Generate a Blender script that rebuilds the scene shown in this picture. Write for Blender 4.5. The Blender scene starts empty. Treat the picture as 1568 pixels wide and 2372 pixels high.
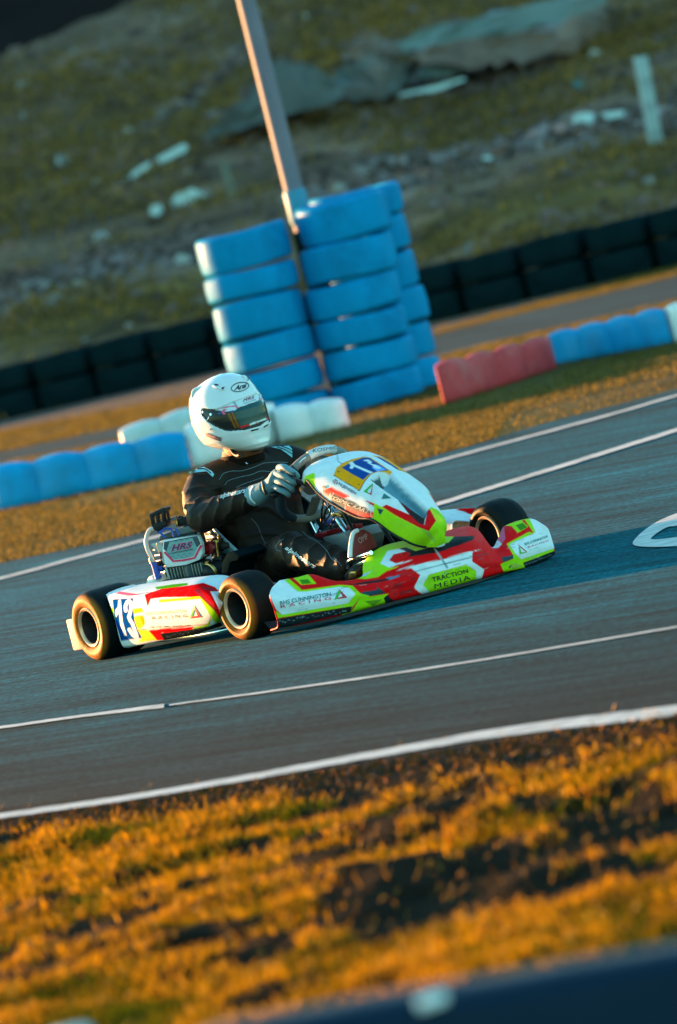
import bpy, bmesh, math, random
import numpy as np
from mathutils import Vector, Matrix
from mathutils.bvhtree import BVHTree
from mathutils.geometry import tessellate_polygon

random.seed(7)
rng = np.random.default_rng(7)
sc = bpy.context.scene
col = sc.collection

# ------------------------------------------------------------------ survey of the place
# The photograph was surveyed once: camera station, focal length and the kart's position.
# Measured picture coordinates (1568 x 2371) are turned into real positions with a known depth.
PW, PH, F, CAMH = 1568.0, 2371.0, 16800.0, 1.9
ROLL, PITCH = math.radians(14.0023), math.radians(3.1959)
KX, KY, KYAW = -0.4404, 28.298, math.radians(30.041)
C0 = np.array([0, 0, CAMH])
fw = np.array([0, math.cos(PITCH), -math.sin(PITCH)])
_u0 = np.array([0, math.sin(PITCH), math.cos(PITCH)])
_r0 = np.array([1.0, 0, 0])
rt = math.cos(ROLL) * _r0 - math.sin(ROLL) * _u0
up = math.sin(ROLL) * _r0 + math.cos(ROLL) * _u0
hv = np.array([math.sin(KYAW), -math.cos(KYAW), 0])
lv = np.array([math.cos(KYAW), math.sin(KYAW), 0])
zv = np.array([0, 0, 1.0])
KO = np.array([KX, KY, 0])


def ray(px, py):
    return fw * F + rt * (px - PW / 2) - up * (py - PH / 2)


def to_px(P):
    d = np.asarray(P, float) - C0
    z = d @ fw
    return np.stack([PW / 2 + F * (d @ rt) / z, PH / 2 - F * (d @ up) / z], -1)


def k2w(P):
    P = np.asarray(P, float)
    return KO + P[..., 0:1] * hv + P[..., 1:2] * lv + P[..., 2:3] * zv


def w2k(P):
    d = np.asarray(P, float) - KO
    return np.stack([d @ hv, d @ lv, d[..., 2]], -1)


def U(px, py, ax, val):
    """measured point -> kart coordinates, on the kart plane ax = val"""
    o = w2k(C0)
    d = ray(px, py)
    d = np.array([d @ hv, d @ lv, d[2]])
    i = 'xyz'.index(ax)
    return o + d * (val - o[i]) / d[i]


def G(px, py, z=0.0):
    d = ray(px, py)
    return C0 + d * (z - C0[2]) / d[2]


def WY(px, py, Y):
    d = ray(px, py)
    return C0 + d * Y / d[1]


def crop(x0, y0, s):
    """points read in an enlargement of the photograph -> survey coordinates"""
    def f(pts):
        return [((x0 + a / s) * .6272, (y0 + b / s) * .6272) for a, b in pts]
    return f


cN = crop(1150, 1640, 2.851)
cA = crop(1300, 2000, 3.136)
cE = crop(1000, 1550, 1.4255)
cW = crop(1700, 1820, 3.92)
cS = crop(200, 1800, 1.7422)
cR = crop(240, 2100, 4.3556)
cG = crop(500, 1850, 3.92)
cH = crop(650, 1350, 3.92)
cV = crop(900, 1700, 3.484)
cT = crop(650, 550, 1.4933)
cP = crop(600, 1300, 1.96)


def srgb(r, g, b):
    f = lambda c: (c / 255 / 12.92) if c <= 10 else ((c / 255 + .055) / 1.055) ** 2.4
    return (f(r), f(g), f(b))


# ------------------------------------------------------------------ mesh helpers
def catmull(P, n, closed=False):
    """n samples per span through the rows of P (array k x ...)"""
    P = np.asarray(P, float)
    k = len(P)
    out = []
    spans = k if closed else k - 1
    for i in range(spans):
        if closed:
            a, b, c, d = P[(i - 1) % k], P[i], P[(i + 1) % k], P[(i + 2) % k]
        else:
            b, c = P[i], P[i + 1]
            a = P[i - 1] if i > 0 else 2 * b - c
            d = P[i + 2] if i + 2 < k else 2 * c - b
        for j in range(n):
            t = j / n
            out.append(.5 * ((2 * b) + (c - a) * t + (2 * a - 5 * b + 4 * c - d) * t * t + (3 * b - a - 3 * c + d) * t ** 3))
    if not closed:
        out.append(P[-1])
    return np.array(out)


def grid_faces(nu, nv, cu=False, cv=False, base=0):
    f = []
    for i in range(nu if cu else nu - 1):
        for j in range(nv if cv else nv - 1):
            a = i * nv + j
            b = ((i + 1) % nu) * nv + j
            c = ((i + 1) % nu) * nv + (j + 1) % nv
            d = i * nv + (j + 1) % nv
            f.append((base + a, base + b, base + c, base + d))
    return f


class MB:
    def __init__(self):
        self.v, self.f, self.cuts = [], [], []

    def cut(self):
        """the next shapes make an object of their own"""
        self.cuts.append((len(self.v), len(self.f)))
        return self

    def add(self, v, f):
        b = len(self.v)
        self.v.extend([tuple(map(float, p)) for p in v])
        self.f.extend([tuple(b + i for i in q) for q in f])
        return self

    def grid(self, P, cu=False, cv=False):
        P = np.asarray(P)
        nu, nv = P.shape[:2]
        return self.add(P.reshape(-1, 3), grid_faces(nu, nv, cu, cv))

    def tube(self, pts, r, n=12, smooth=0, closed=False, caps=True, flat=None):
        P = np.asarray(pts, float)
        R = np.full(len(P), r, float) if np.isscalar(r) else np.asarray(r, float)
        if smooth:
            Q = catmull(np.column_stack([P, R]), smooth, closed)
            P, R = Q[:, :3], Q[:, 3]
        m = len(P)
        T = np.zeros_like(P)
        for i in range(m):
            a = P[(i - 1) % m] if (closed or i > 0) else P[i]
            b = P[(i + 1) % m] if (closed or i < m - 1) else P[i]
            t = b - a
            T[i] = t / (np.linalg.norm(t) + 1e-12)
        ref = np.array([0, 0, 1.0]) if abs(T[0][2]) < .9 else np.array([1.0, 0, 0])
        N = np.cross(T[0], ref)
        N /= np.linalg.norm(N)
        rows = []
        for i in range(m):
            N = N - T[i] * (N @ T[i])
            N /= np.linalg.norm(N) + 1e-12
            B = np.cross(T[i], N)
            ang = np.linspace(0, 2 * np.pi, n, endpoint=False)
            fx = flat or (1, 1)
            rows.append(P[i] + R[i] * (np.cos(ang)[:, None] * N * fx[0] + np.sin(ang)[:, None] * B * fx[1]))
        b = len(self.v)
        self.grid(np.array(rows), cu=closed, cv=True)
        if caps and not closed:
            self.f.append(tuple(b + i for i in range(n))[::-1])
            self.f.append(tuple(b + (m - 1) * n + i for i in range(n)))
        return self

    def lathe(self, prof, center, axis, n=48, closed=False):
        """prof: (r, h) along axis"""
        ax = np.asarray(axis, float)
        ax = ax / np.linalg.norm(ax)
        ref = np.array([0, 0, 1.0]) if abs(ax[2]) < .9 else np.array([1.0, 0, 0])
        a = np.cross(ax, ref)
        a /= np.linalg.norm(a)
        b = np.cross(ax, a)
        ang = np.linspace(0, 2 * np.pi, n, endpoint=False)
        rows = [np.asarray(center) + ax * h + r * (np.cos(ang)[:, None] * a + np.sin(ang)[:, None] * b) for r, h in prof]
        return self.grid(np.array(rows), cu=closed, cv=True)

    def box(self, c, size, bev=.004, rot=None):
        bm = bmesh.new()
        bmesh.ops.create_cube(bm, size=1)
        for v in bm.verts:
            v.co = Vector((v.co.x * size[0], v.co.y * size[1], v.co.z * size[2]))
        if bev:
            bmesh.ops.bevel(bm, geom=list(bm.edges), offset=bev, segments=2, affect='EDGES', profile=.6)
        M = rot or Matrix.Identity(3)
        vs = [np.array(M @ v.co) + np.asarray(c) for v in bm.verts]
        bm.verts.index_update()
        fs = [[v.index for v in f.verts] for f in bm.faces]
        bm.free()
        return self.add(vs, fs)

    def slab(self, poly, y, th, bev=.004):
        """measured outline on the kart plane y, given thickness th away from the viewer's side"""
        P = [U(a, b, 'y', y) for a, b in poly]
        dd = np.array([0, th, 0]) if 'engine' not in str(U.__doc__) else -EN * th
        return self.prism(P, dd, bev)

    def prism(self, P, d, bev=.004):
        bm = bmesh.new()
        a = [bm.verts.new(p) for p in P]
        b = [bm.verts.new(np.asarray(p) + d) for p in P]
        n = len(a)
        bm.faces.new(a)
        bm.faces.new(b[::-1])
        for i in range(n):
            bm.faces.new((a[(i + 1) % n], a[i], b[i], b[(i + 1) % n]))
        bmesh.ops.recalc_face_normals(bm, faces=list(bm.faces))
        if bev:
            bmesh.ops.bevel(bm, geom=list(bm.edges), offset=bev, segments=2, affect='EDGES', profile=.6)
        bmesh.ops.triangulate(bm, faces=[f for f in bm.faces if len(f.verts) > 4])
        bm.verts.index_update()
        vs = [np.array(v.co) for v in bm.verts]
        fs = [[v.index for v in f.verts] for f in bm.faces]
        bm.free()
        return self.add(vs, fs)

    def mirror(self):
        """add the y-mirrored copy"""
        n = len(self.v)
        self.v += [(x, -y, z) for x, y, z in self.v]
        self.f += [tuple(i + n for i in q)[::-1] for q in self.f]
        return self

    def build(self, name, mat, parent=None, org=None, smooth=True, angle=40):
        if self.cuts:
            c = [(0, 0)] + self.cuts + [(len(self.v), len(self.f))]
            for (a, fa), (b, fb) in zip(c[:-1], c[1:]):
                if b == a: continue
                m = MB()
                m.v, m.f = self.v[a:b], [tuple(i - a for i in q) for q in self.f[fa:fb]]
                o = m.build(name, mat, parent, org, smooth, angle)
            return o
        v = np.array(self.v, float)
        if org is not None:
            v = v - np.asarray(org)
        me = bpy.data.meshes.new(name)
        me.from_pydata(v.tolist(), [], [list(q) for q in self.f])
        me.update()
        o = bpy.data.objects.new(name, me)
        col.objects.link(o)
        me.materials.append(mat)
        if parent is not None:
            o.parent = parent
        fix_normals(me)
        shade(me, smooth, angle)
        return o


def fix_normals(me):
    bm = bmesh.new()
    bm.from_mesh(me)
    bmesh.ops.recalc_face_normals(bm, faces=list(bm.faces))
    bm.to_mesh(me)
    bm.free()


def shade(me, smooth=True, angle=40):
    me.polygons.foreach_set('use_smooth', [smooth] * len(me.polygons))
    if smooth and angle < 180:
        try:
            me.set_sharp_from_angle(angle=math.radians(angle))
        except Exception:
            pass


def evaluated(o):
    """replace the object's mesh by its evaluated one (modifiers applied)"""
    bpy.context.view_layer.update()
    dg = bpy.context.evaluated_depsgraph_get()
    me = bpy.data.meshes.new_from_object(o.evaluated_get(dg))
    o.modifiers.clear()
    o.data = me
    return o


def tag(o, label=None, cat=None, group=None, kind=None):
    if label: o['label'] = label
    if cat: o['category'] = cat
    if group: o['group'] = group
    if kind: o['kind'] = kind
    return o


def empty(name, loc, rz=0.0):
    o = bpy.data.objects.new(name, None)
    col.objects.link(o)
    o.location = loc
    o.rotation_euler = (0, 0, rz)
    o.empty_display_size = .1
    return o


def copy_tree(o, parent=None):
    c = o.copy()
    col.objects.link(c)
    if parent is not None:
        c.parent = parent
    for ch in [x for x in col.objects if x.parent == o]:
        copy_tree(ch, c)
    return c


# ------------------------------------------------------------------ materials
def _n(nt, t, **kw):
    n = nt.nodes.new(t)
    for k, v in kw.items():
        if k in n.inputs:
            n.inputs[k].default_value = v
        else:
            setattr(n, k, v)
    return n


def material(name, color=(.5, .5, .5), rough=.5, metal=0.0, coat=0.0, var=.15, vscale=12, bump=0.0, bscale=60, sheen=0.0, attr=False,
             stretch=None, spec=.5, trans=0.0, dirt=None, coords='Object', rvar=.0, bdist=.01):
    m = bpy.data.materials.new(name)
    m.use_nodes = True
    nt = m.node_tree
    b = nt.nodes['Principled BSDF']
    L = nt.links.new
    tc = _n(nt, 'ShaderNodeTexCoord')
    src = tc.outputs[coords]
    if stretch:
        mp = _n(nt, 'ShaderNodeMapping')
        mp.inputs['Scale'].default_value = stretch[:3]
        if len(stretch) > 3:
            mp.inputs['Rotation'].default_value = (0, 0, stretch[3])
            mp.vector_type = 'TEXTURE'
            mp.inputs['Scale'].default_value = tuple(1 / s for s in stretch[:3])
        L(src, mp.inputs['Vector'])
        src = mp.outputs['Vector']
    no = _n(nt, 'ShaderNodeTexNoise', Scale=vscale, Detail=6.0, Roughness=.6)
    L(src, no.inputs['Vector'])
    if attr:
        at = _n(nt, 'ShaderNodeAttribute', attribute_name='paint')
        base = at.outputs['Color']
    else:
        rgb = _n(nt, 'ShaderNodeRGB')
        rgb.outputs[0].default_value = (*color, 1)
        base = rgb.outputs[0]
    mr = _n(nt, 'ShaderNodeMapRange')
    mr.inputs['From Min'].default_value = .3
    mr.inputs['From Max'].default_value = .7
    mr.inputs['To Min'].default_value = 1 - var
    mr.inputs['To Max'].default_value = 1 + var
    L(no.outputs['Fac'], mr.inputs['Value'])
    mu = _n(nt, 'ShaderNodeVectorMath', operation='SCALE')
    L(base, mu.inputs[0])
    L(mr.outputs['Result'], mu.inputs['Scale'])
    out = mu.outputs[0]
    if dirt:
        dcol, amount, dscale = dirt
        n2 = _n(nt, 'ShaderNodeTexNoise', Scale=dscale, Detail=8.0, Roughness=.7)
        L(src, n2.inputs['Vector'])
        r2 = _n(nt, 'ShaderNodeMapRange')
        r2.inputs['From Min'].default_value = .5
        r2.inputs['From Max'].default_value = .72
        r2.inputs['To Max'].default_value = amount
        L(n2.outputs['Fac'], r2.inputs['Value'])
        mx = _n(nt, 'ShaderNodeMix', data_type='RGBA')
        mx.inputs[7].default_value = (*dcol, 1)
        L(r2.outputs['Result'], mx.inputs[0])
        L(out, mx.inputs[6])
        out = mx.outputs[2]
    L(out, b.inputs['Base Color'])
    b.inputs['Roughness'].default_value = rough
    if rvar:
        r3 = _n(nt, 'ShaderNodeMapRange')
        r3.inputs['From Min'].default_value = .3
        r3.inputs['From Max'].default_value = .7
        r3.inputs['To Min'].default_value = max(0, rough - rvar)
        r3.inputs['To Max'].default_value = min(1, rough + rvar)
        L(no.outputs['Fac'], r3.inputs['Value'])
        L(r3.outputs['Result'], b.inputs['Roughness'])
    b.inputs['Metallic'].default_value = metal
    b.inputs['Coat Weight'].default_value = coat
    b.inputs['Coat Roughness'].default_value = .08
    b.inputs['Specular IOR Level'].default_value = spec
    b.inputs['Sheen Weight'].default_value = sheen
    if bump:
        nb = _n(nt, 'ShaderNodeTexNoise', Scale=bscale, Detail=5.0)
        L(src, nb.inputs['Vector'])
        bp = _n(nt, 'ShaderNodeBump', Strength=bump, Distance=bdist)
        L(nb.outputs['Fac'], bp.inputs['Height'])
        L(bp.outputs['Normal'], b.inputs['Normal'])
    if trans:
        tr = _n(nt, 'ShaderNodeBsdfTranslucent')
        L(out, tr.inputs['Color'])
        ms = _n(nt, 'ShaderNodeMixShader')
        ms.inputs[0].default_value = trans
        L(b.outputs[0], ms.inputs[1])
        L(tr.outputs[0], ms.inputs[2])
        L(ms.outputs[0], nt.nodes['Material Output'].inputs['Surface'])
    return m


# ------------------------------------------------------------------ painting and lettering
def in_poly(P, poly):
    x, y = P[:, 0], P[:, 1]
    q = np.asarray(poly, float)
    r = np.zeros(len(P), bool)
    j = len(q) - 1
    for i in range(len(q)):
        xi, yi = q[i]
        xj, yj = q[j]
        if yi != yj:
            c = ((yi > y) != (yj > y)) & (x < (xj - xi) * (y - yi) / (yj - yi) + xi)
            r ^= c
        j = i
    return r


def near_line(P, pts, w):
    r = np.zeros(len(P), bool)
    q = np.asarray(pts, float)
    for a, b in zip(q[:-1], q[1:]):
        d = b - a
        t = np.clip(((P - a) @ d) / (d @ d + 1e-9), 0, 1)
        r |= np.linalg.norm(P - (a + t[:, None] * d), axis=1) < w
    return r


def paint(o, layers, base, world_verts, soft=.8, nsamp=6):
    """the livery as paint in the mesh's own colour attribute. layers: (colour, polygon) or (colour, polyline, halfwidth)"""
    me = o.data
    px = to_px(world_verts)
    tot = np.zeros((len(px), 3))
    for k in range(nsamp):
        a = 2 * math.pi * k / nsamp
        q = px + soft * np.array([math.cos(a), math.sin(a)])
        c = np.tile(np.array(base, float), (len(px), 1))
        for ly in layers:
            m = in_poly(q, ly[1]) if len(ly) == 2 else near_line(q, ly[1], ly[2])
            c[m] = ly[0]
        tot += c
    set_paint(me, tot / nsamp)


def set_paint(me, c):
    at = me.attributes.get('paint') or me.attributes.new('paint', 'FLOAT_COLOR', 'POINT')
    c4 = np.ones((len(c), 4), np.float32)
    c4[:, :3] = c
    at.data.foreach_set('color', c4.ravel())


def mesh_world(o, kart=True, org=(0, 0, 0)):
    n = len(o.data.vertices)
    v = np.zeros(n * 3)
    o.data.vertices.foreach_get('co', v)
    v = v.reshape(-1, 3) + np.asarray(org)
    return k2w(v) if kart else v


def bvh_of(o, kart=True, org=(0, 0, 0)):
    v = mesh_world(o, kart, org)
    return BVHTree.FromPolygons([tuple(p) for p in v], [tuple(p.vertices) for p in o.data.polygons])


_txt = {}


def text_shape(s, bold=0.0, shear=0.0, space=1.0):
    k = (s, bold, shear, space)
    if k not in _txt:
        cu = bpy.data.curves.new('lettering', 'FONT')
        cu.body = s
        cu.offset = bold
        cu.shear = shear
        cu.space_character = space
        cu.resolution_u = 3
        cu.fill_mode = 'FRONT'
        ob = bpy.data.objects.new('lettering', cu)
        col.objects.link(ob)
        bpy.context.view_layer.update()
        me = bpy.data.meshes.new_from_object(ob.evaluated_get(bpy.context.evaluated_depsgraph_get()))
        v = np.array([tuple(x.co) for x in me.vertices])[:, :2]
        f = [tuple(p.vertices) for p in me.polygons]
        bpy.data.objects.remove(ob)
        bpy.data.meshes.remove(me)
        v = (v - v.min(0)) / (v.max(0) - v.min(0))
        _txt[k] = (v, f)
    return _txt[k]


def bilinear(quad, uv):
    bl, br, tr, tl = [np.asarray(q, float) for q in quad]
    u, v = uv[:, 0:1], uv[:, 1:2]
    return (1 - u) * (1 - v) * bl + u * (1 - v) * br + u * v * tr + (1 - u) * v * tl


def on_surface(bvh, P, off):
    """measured outline points laid onto a real surface, standing off it by off metres"""
    out, last = [], None
    for p in P:
        d = ray(*p)
        d = d / np.linalg.norm(d)
        h = bvh.ray_cast(Vector(C0), Vector(d))
        if h[0] is None:
            out.append(None)
            continue
        n = h[1]
        if n.dot(Vector(d)) > 0: n = -n
        out.append(np.array(h[0] + n * off))
    good = [q for q in out if q is not None]
    if not good: return None
    dist = np.mean([np.linalg.norm(q - C0) for q in good])
    return [q if q is not None else C0 + ray(*p) / np.linalg.norm(ray(*p)) * dist for q, p in zip(out, P)]


def refine(P, F, L=7.0):
    """cut large faces so that the lettering follows the curve of the surface under it"""
    P = [tuple(map(float, p)) for p in P]
    out, todo = [], []
    for f in F:
        for i in range(1, len(f) - 1): todo.append((f[0], f[i], f[i + 1]))
    mid = {}
    def m(a, b):
        k = (min(a, b), max(a, b))
        if k not in mid:
            mid[k] = len(P)
            P.append(((P[a][0] + P[b][0]) / 2, (P[a][1] + P[b][1]) / 2))
        return mid[k]
    ln = lambda a, b: math.hypot(P[a][0] - P[b][0], P[a][1] - P[b][1])
    while todo and len(out) + len(todo) < 6000:
        a, b, c = todo.pop()
        e = [ln(a, b), ln(b, c), ln(c, a)]
        k = e.index(max(e))
        if e[k] < L:
            out.append((a, b, c))
            continue
        if k == 1: a, b, c = b, c, a
        elif k == 2: a, b, c = c, a, b
        x = m(a, b)
        todo += [(a, x, c), (x, b, c)]
    return P, out + todo


def decal(name, bvh, shapes, mat, parent, org=(0, 0, 0), off=.0022, kart=True, each=True):
    """shapes: list of (points in survey coordinates, faces)"""
    if each and len(shapes) > 1:
        for s in shapes: o = decal(name, bvh, [s], mat, parent, org, off, kart)
        return o
    mb = MB()
    for P, f in shapes:
        P, f = refine(P, f)
        Q = on_surface(bvh, P, off)
        if Q is None: continue
        mb.add(w2k(np.array(Q)) if kart else Q, f)
    if not mb.v: return None
    me = bpy.data.meshes.new(name)
    v = np.array(mb.v) - np.asarray(org)
    me.from_pydata(v.tolist(), [], [list(q) for q in mb.f])
    o = bpy.data.objects.new(name, me)
    col.objects.link(o)
    me.materials.append(mat)
    o.parent = parent
    return o


def T(s, quad, bold=0.0, shear=0.0, space=1.0):
    v, f = text_shape(s, bold, shear, space)
    return (bilinear(quad, v), f)


def PG(poly, step=None):
    tri = tessellate_polygon([[Vector((a, b, 0)) for a, b in poly]])
    return (list(poly), [tuple(t) for t in tri])


def LN(pts, w, closed=False):
    """outline stroke of half width w"""
    q = np.asarray(pts, float)
    if closed: q = np.vstack([q, q[:1]])
    P, f = [], []
    for i in range(len(q)):
        a = q[max(0, i - 1)]
        b = q[min(len(q) - 1, i + 1)]
        if closed and i in (0, len(q) - 1):
            a, b = q[-2], q[1]
        d = (b - a) / (np.linalg.norm(b - a) + 1e-9)
        n = np.array([-d[1], d[0]])
        P += [q[i] + n * w, q[i] - n * w]
        if i: f.append((2 * i - 2, 2 * i - 1, 2 * i + 1, 2 * i))
    return (P, f)
# ------------------------------------------------------------------ light, sky, camera
SUN_EL, SUN_AZ = math.radians(4.2), math.radians(139)      # azimuth from +x, counter-clockwise
sun_dir = Vector((math.cos(SUN_AZ) * math.cos(SUN_EL), math.sin(SUN_AZ) * math.cos(SUN_EL), math.sin(SUN_EL)))
world = bpy.data.worlds.new("World")
sc.world = world
world.use_nodes = True
wn = world.node_tree
bg = wn.nodes['Background']
sky = wn.nodes.new('ShaderNodeTexSky')
sky.sky_type = 'NISHITA'
sky.sun_disc = False
sky.sun_elevation = SUN_EL
sky.sun_rotation = math.atan2(sun_dir.x, sun_dir.y) % (2 * math.pi)
sky.air_density = 1.0
sky.dust_density = .4
sky.ozone_density = 2.0
grade = wn.nodes.new('ShaderNodeMix')
grade.data_type = 'RGBA'
grade.blend_type = 'MULTIPLY'
grade.inputs[0].default_value = 1
grade.inputs[7].default_value = (.60, 1.0, .92, 1)
wn.links.new(sky.outputs[0], grade.inputs[6])
wn.links.new(grade.outputs[2], bg.inputs[0])
bg.inputs[1].default_value = .122
ld = bpy.data.lights.new('sun', 'SUN')
ld.energy = 3.5
ld.angle = math.radians(.6)
ld.color = (1.0, .47, .17)
lo = bpy.data.objects.new('sun', ld)
col.objects.link(lo)
lo.rotation_euler = sun_dir.to_track_quat('Z', 'Y').to_euler()
lo.location = (-30, 40, 20)

cd = bpy.data.cameras.new('camera')
cam = bpy.data.objects.new('camera', cd)
col.objects.link(cam)
Mc = Matrix(((rt[0], up[0], -fw[0]), (rt[1], up[1], -fw[1]), (rt[2], up[2], -fw[2])))
cam.location = C0
cam.rotation_euler = Mc.to_euler()
cd.sensor_fit = 'VERTICAL'
cd.sensor_height = 36
cd.lens = 36 * F / PH
cd.clip_end = 2000
cd.clip_start = .1
cd.dof.use_dof = True
cd.dof.focus_distance = 27.6
cd.dof.aperture_fstop = 4.0
sc.camera = cam
vs = sc.view_settings
vs.view_transform = 'Standard'
vs.look = 'None'
vs.gamma = 1
vs.exposure = 3.1
sc.cycles.use_denoising = True
sc.cycles.max_bounces = 6

# ------------------------------------------------------------------ numeric noise for terrain
def vnoise(x, y, seed=0):
    r = np.random.default_rng(seed)
    tab = r.random((256, 256))
    xi = np.floor(x).astype(int)
    yi = np.floor(y).astype(int)
    fx, fy = x - xi, y - yi
    fx = fx * fx * (3 - 2 * fx)
    fy = fy * fy * (3 - 2 * fy)
    g = lambda a, b: tab[a % 256, b % 256]
    return (g(xi, yi) * (1 - fx) + g(xi + 1, yi) * fx) * (1 - fy) + (g(xi, yi + 1) * (1 - fx) + g(xi + 1, yi + 1) * fx) * fy


def fbm(x, y, seed=0, oct=4):
    s, a, t = 0, 1, 0
    for i in range(oct):
        s = s + a * vnoise(x * 2 ** i, y * 2 ** i, seed + i)
        t += a
        a *= .5
    return s / t


def sheet(name, P, mat, kind='structure'):
    mb = MB().grid(P)
    o = mb.build(name, mat, angle=180)
    if kind: o['kind'] = kind
    return o


# ------------------------------------------------------------------ setting
m_ground = material('dry_ground', (.10, .072, .020), .95, spec=.04, var=.5, vscale=.9, bump=.4, bscale=6, coords='Object', dirt=((.08, .045, .025), .8, .35))
m_asphalt = material('asphalt', rough=.95, attr=True, spec=.04, var=.42, vscale=2.6, bump=.5, bscale=150, bdist=.004, stretch=(.35, 3.6, 1, math.radians(-50)), rvar=.05,
                     dirt=((.002, .012, .015), .7, .6))
nt_ = m_asphalt.node_tree
pb_ = nt_.nodes['Principled BSDF']
old_ = pb_.inputs['Base Color'].links[0].from_socket
tc_ = nt_.nodes.new('ShaderNodeTexCoord')


def speck(scale, lo, hi, tlo, thi, rot=None, st=None):
    """a multiplying layer of stones or of streaks along the racing line"""
    global old_
    src = tc_.outputs['Object']
    if st:
        mp = nt_.nodes.new('ShaderNodeMapping')
        mp.vector_type = 'TEXTURE'
        mp.inputs['Scale'].default_value = tuple(1 / q for q in st)
        mp.inputs['Rotation'].default_value = (0, 0, rot)
        nt_.links.new(src, mp.inputs['Vector'])
        src = mp.outputs['Vector']
    n = nt_.nodes.new('ShaderNodeTexNoise')
    n.inputs['Scale'].default_value = scale
    n.inputs['Detail'].default_value = 4
    nt_.links.new(src, n.inputs['Vector'])
    r = nt_.nodes.new('ShaderNodeMapRange')
    r.inputs['From Min'].default_value, r.inputs['From Max'].default_value = lo, hi
    r.inputs['To Min'].default_value, r.inputs['To Max'].default_value = tlo, thi
    nt_.links.new(n.outputs['Fac'], r.inputs['Value'])
    v = nt_.nodes.new('ShaderNodeVectorMath')
    v.operation = 'SCALE'
    nt_.links.new(old_, v.inputs[0])
    nt_.links.new(r.outputs['Result'], v.inputs['Scale'])
    old_ = v.outputs[0]
    nt_.links.new(old_, pb_.inputs['Base Color'])


speck(45, .38, .68, .62, 1.7)
speck(9, .35, .65, .72, 1.35, math.radians(-52), (.12, 2.2, 1))
speck(1.1, .35, .7, .8, 1.3, math.radians(-50), (.25, 1.6, 1))
m_line = material('road_paint', (.52, .48, .45), .7, var=.25, vscale=9, dirt=((.12, .12, .11), .75, 5.0))
m_edge = material('edge_dirt', (.05, .035, .025), .95, var=.5, vscale=4, bump=.5, bscale=30)

S = 500
sheet('ground', [[(-S, -60, 0), (-S, 900, 0)], [(S, -60, 0), (S, 900, 0)]], m_ground)


def spline_xy(pts, xs):
    w = np.array([G(*p) for p in pts])
    x, y = w[:, 0], w[:, 1]
    s0 = (y[1] - y[0]) / (x[1] - x[0])
    s1 = (y[-1] - y[-2]) / (x[-1] - x[-2])
    r = np.interp(xs, x, y)
    r = np.where(xs < x[0], y[0] + s0 * (xs - x[0]), r)
    return np.where(xs > x[-1], y[-1] + s1 * (xs - x[-1]), r)


near_px = [(0, 1906), (400, 1848), (800, 1782), (1200, 1712), (1568, 1664)]
far_px = [(0, 1305), (330, 1234), (900, 1088), (1250, 985), (1568, 903)]
xs = np.linspace(-7, 7, 121)
yn = spline_xy(near_px, xs)
yn = yn + .10 * (fbm(xs * 2.5, xs * 0, 3) - .5)
yf = spline_xy(far_px, xs) + .35 * (fbm(xs * 1.5, xs * 0, 5) - .5)
tt = np.linspace(0, 1, 30)
P = np.array([[(x, a + (b - a) * t, .004) for t in tt] for x, a, b in zip(xs, yn, yf)])
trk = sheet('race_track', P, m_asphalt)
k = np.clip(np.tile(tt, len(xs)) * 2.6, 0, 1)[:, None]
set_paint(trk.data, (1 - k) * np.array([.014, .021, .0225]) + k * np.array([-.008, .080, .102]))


def road_line(name, pts, w, seed=0, n=14, z=.009):
    q = catmull(np.array(pts), n)
    ws = np.interp(np.linspace(0, 1, len(q)), np.linspace(0, 1, len(w)), w) if not np.isscalar(w) else np.full(len(q), w)
    j = 1 + .35 * (fbm(np.arange(len(q)) * .9, np.zeros(len(q)), seed) - .5)
    rows = []
    for (a, b), h, k in zip(q, ws, j):
        rows.append([G(a, b - h * k, z), G(a, b + h * (2 - k), z)])
    return sheet(name, rows, m_line)


road_line('white_edge_line', [(-1500, 2117), (-400, 1950), (0, 1889), (300, 1846), (600, 1795), (900, 1740), (1200, 1689), (1568, 1645), (1900, 1606), (2800, 1500)], [6, 5, 6, 6, 7, 9, 12, 13, 13], 1)
road_line('thin_track_line', [(-1300, 1850), (-300, 1722), (0, 1684), (200, 1656), (380, 1634)], [2.5, 2.5, 3, 3, 4.5], 2)
road_line('thin_track_line', [(392, 1632), (700, 1590), (1100, 1530), (1568, 1451), (1800, 1412), (2600, 1280)], [1.6, 2.2, 2, 2, 2, 2], 3)
road_line('white_inner_line', [(930, 1193), (1010, 1168), (1150, 1125), (1290, 1082), (1430, 1038), (1568, 995), (1800, 920), (2400, 725)], 4.2, 4)
road_line('white_far_line', [(880, 1103), (1000, 1071), (1290, 993), (1430, 955), (1568, 915), (1800, 850)], 2.5, 5)
road_line('white_far_line', [(-300, 1408), (0, 1339), (160, 1296), (330, 1251), (420, 1228)], 2.8, 6)
# painted pointed loop at the right
lo_ = catmull(np.array([(1466, 1260), (1478, 1240), (1508, 1216), (1540, 1199), (1580, 1184), (1660, 1160), (1740, 1180), (1720, 1235), (1650, 1258), (1568, 1264), (1500, 1266)]), 8, True)
li_ = catmull(np.array([(1508, 1248), (1516, 1238), (1534, 1226), (1550, 1219), (1568, 1217), (1620, 1203), (1680, 1200), (1670, 1222), (1620, 1236), (1568, 1243), (1530, 1248)]), 8, True)
lo_, li_ = np.vstack([lo_, lo_[:1]]), np.vstack([li_, li_[:1]])
sheet('painted_loop', [[G(*a, .009), G(*b, .009)] for a, b in zip(lo_, li_)], m_line)

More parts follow.
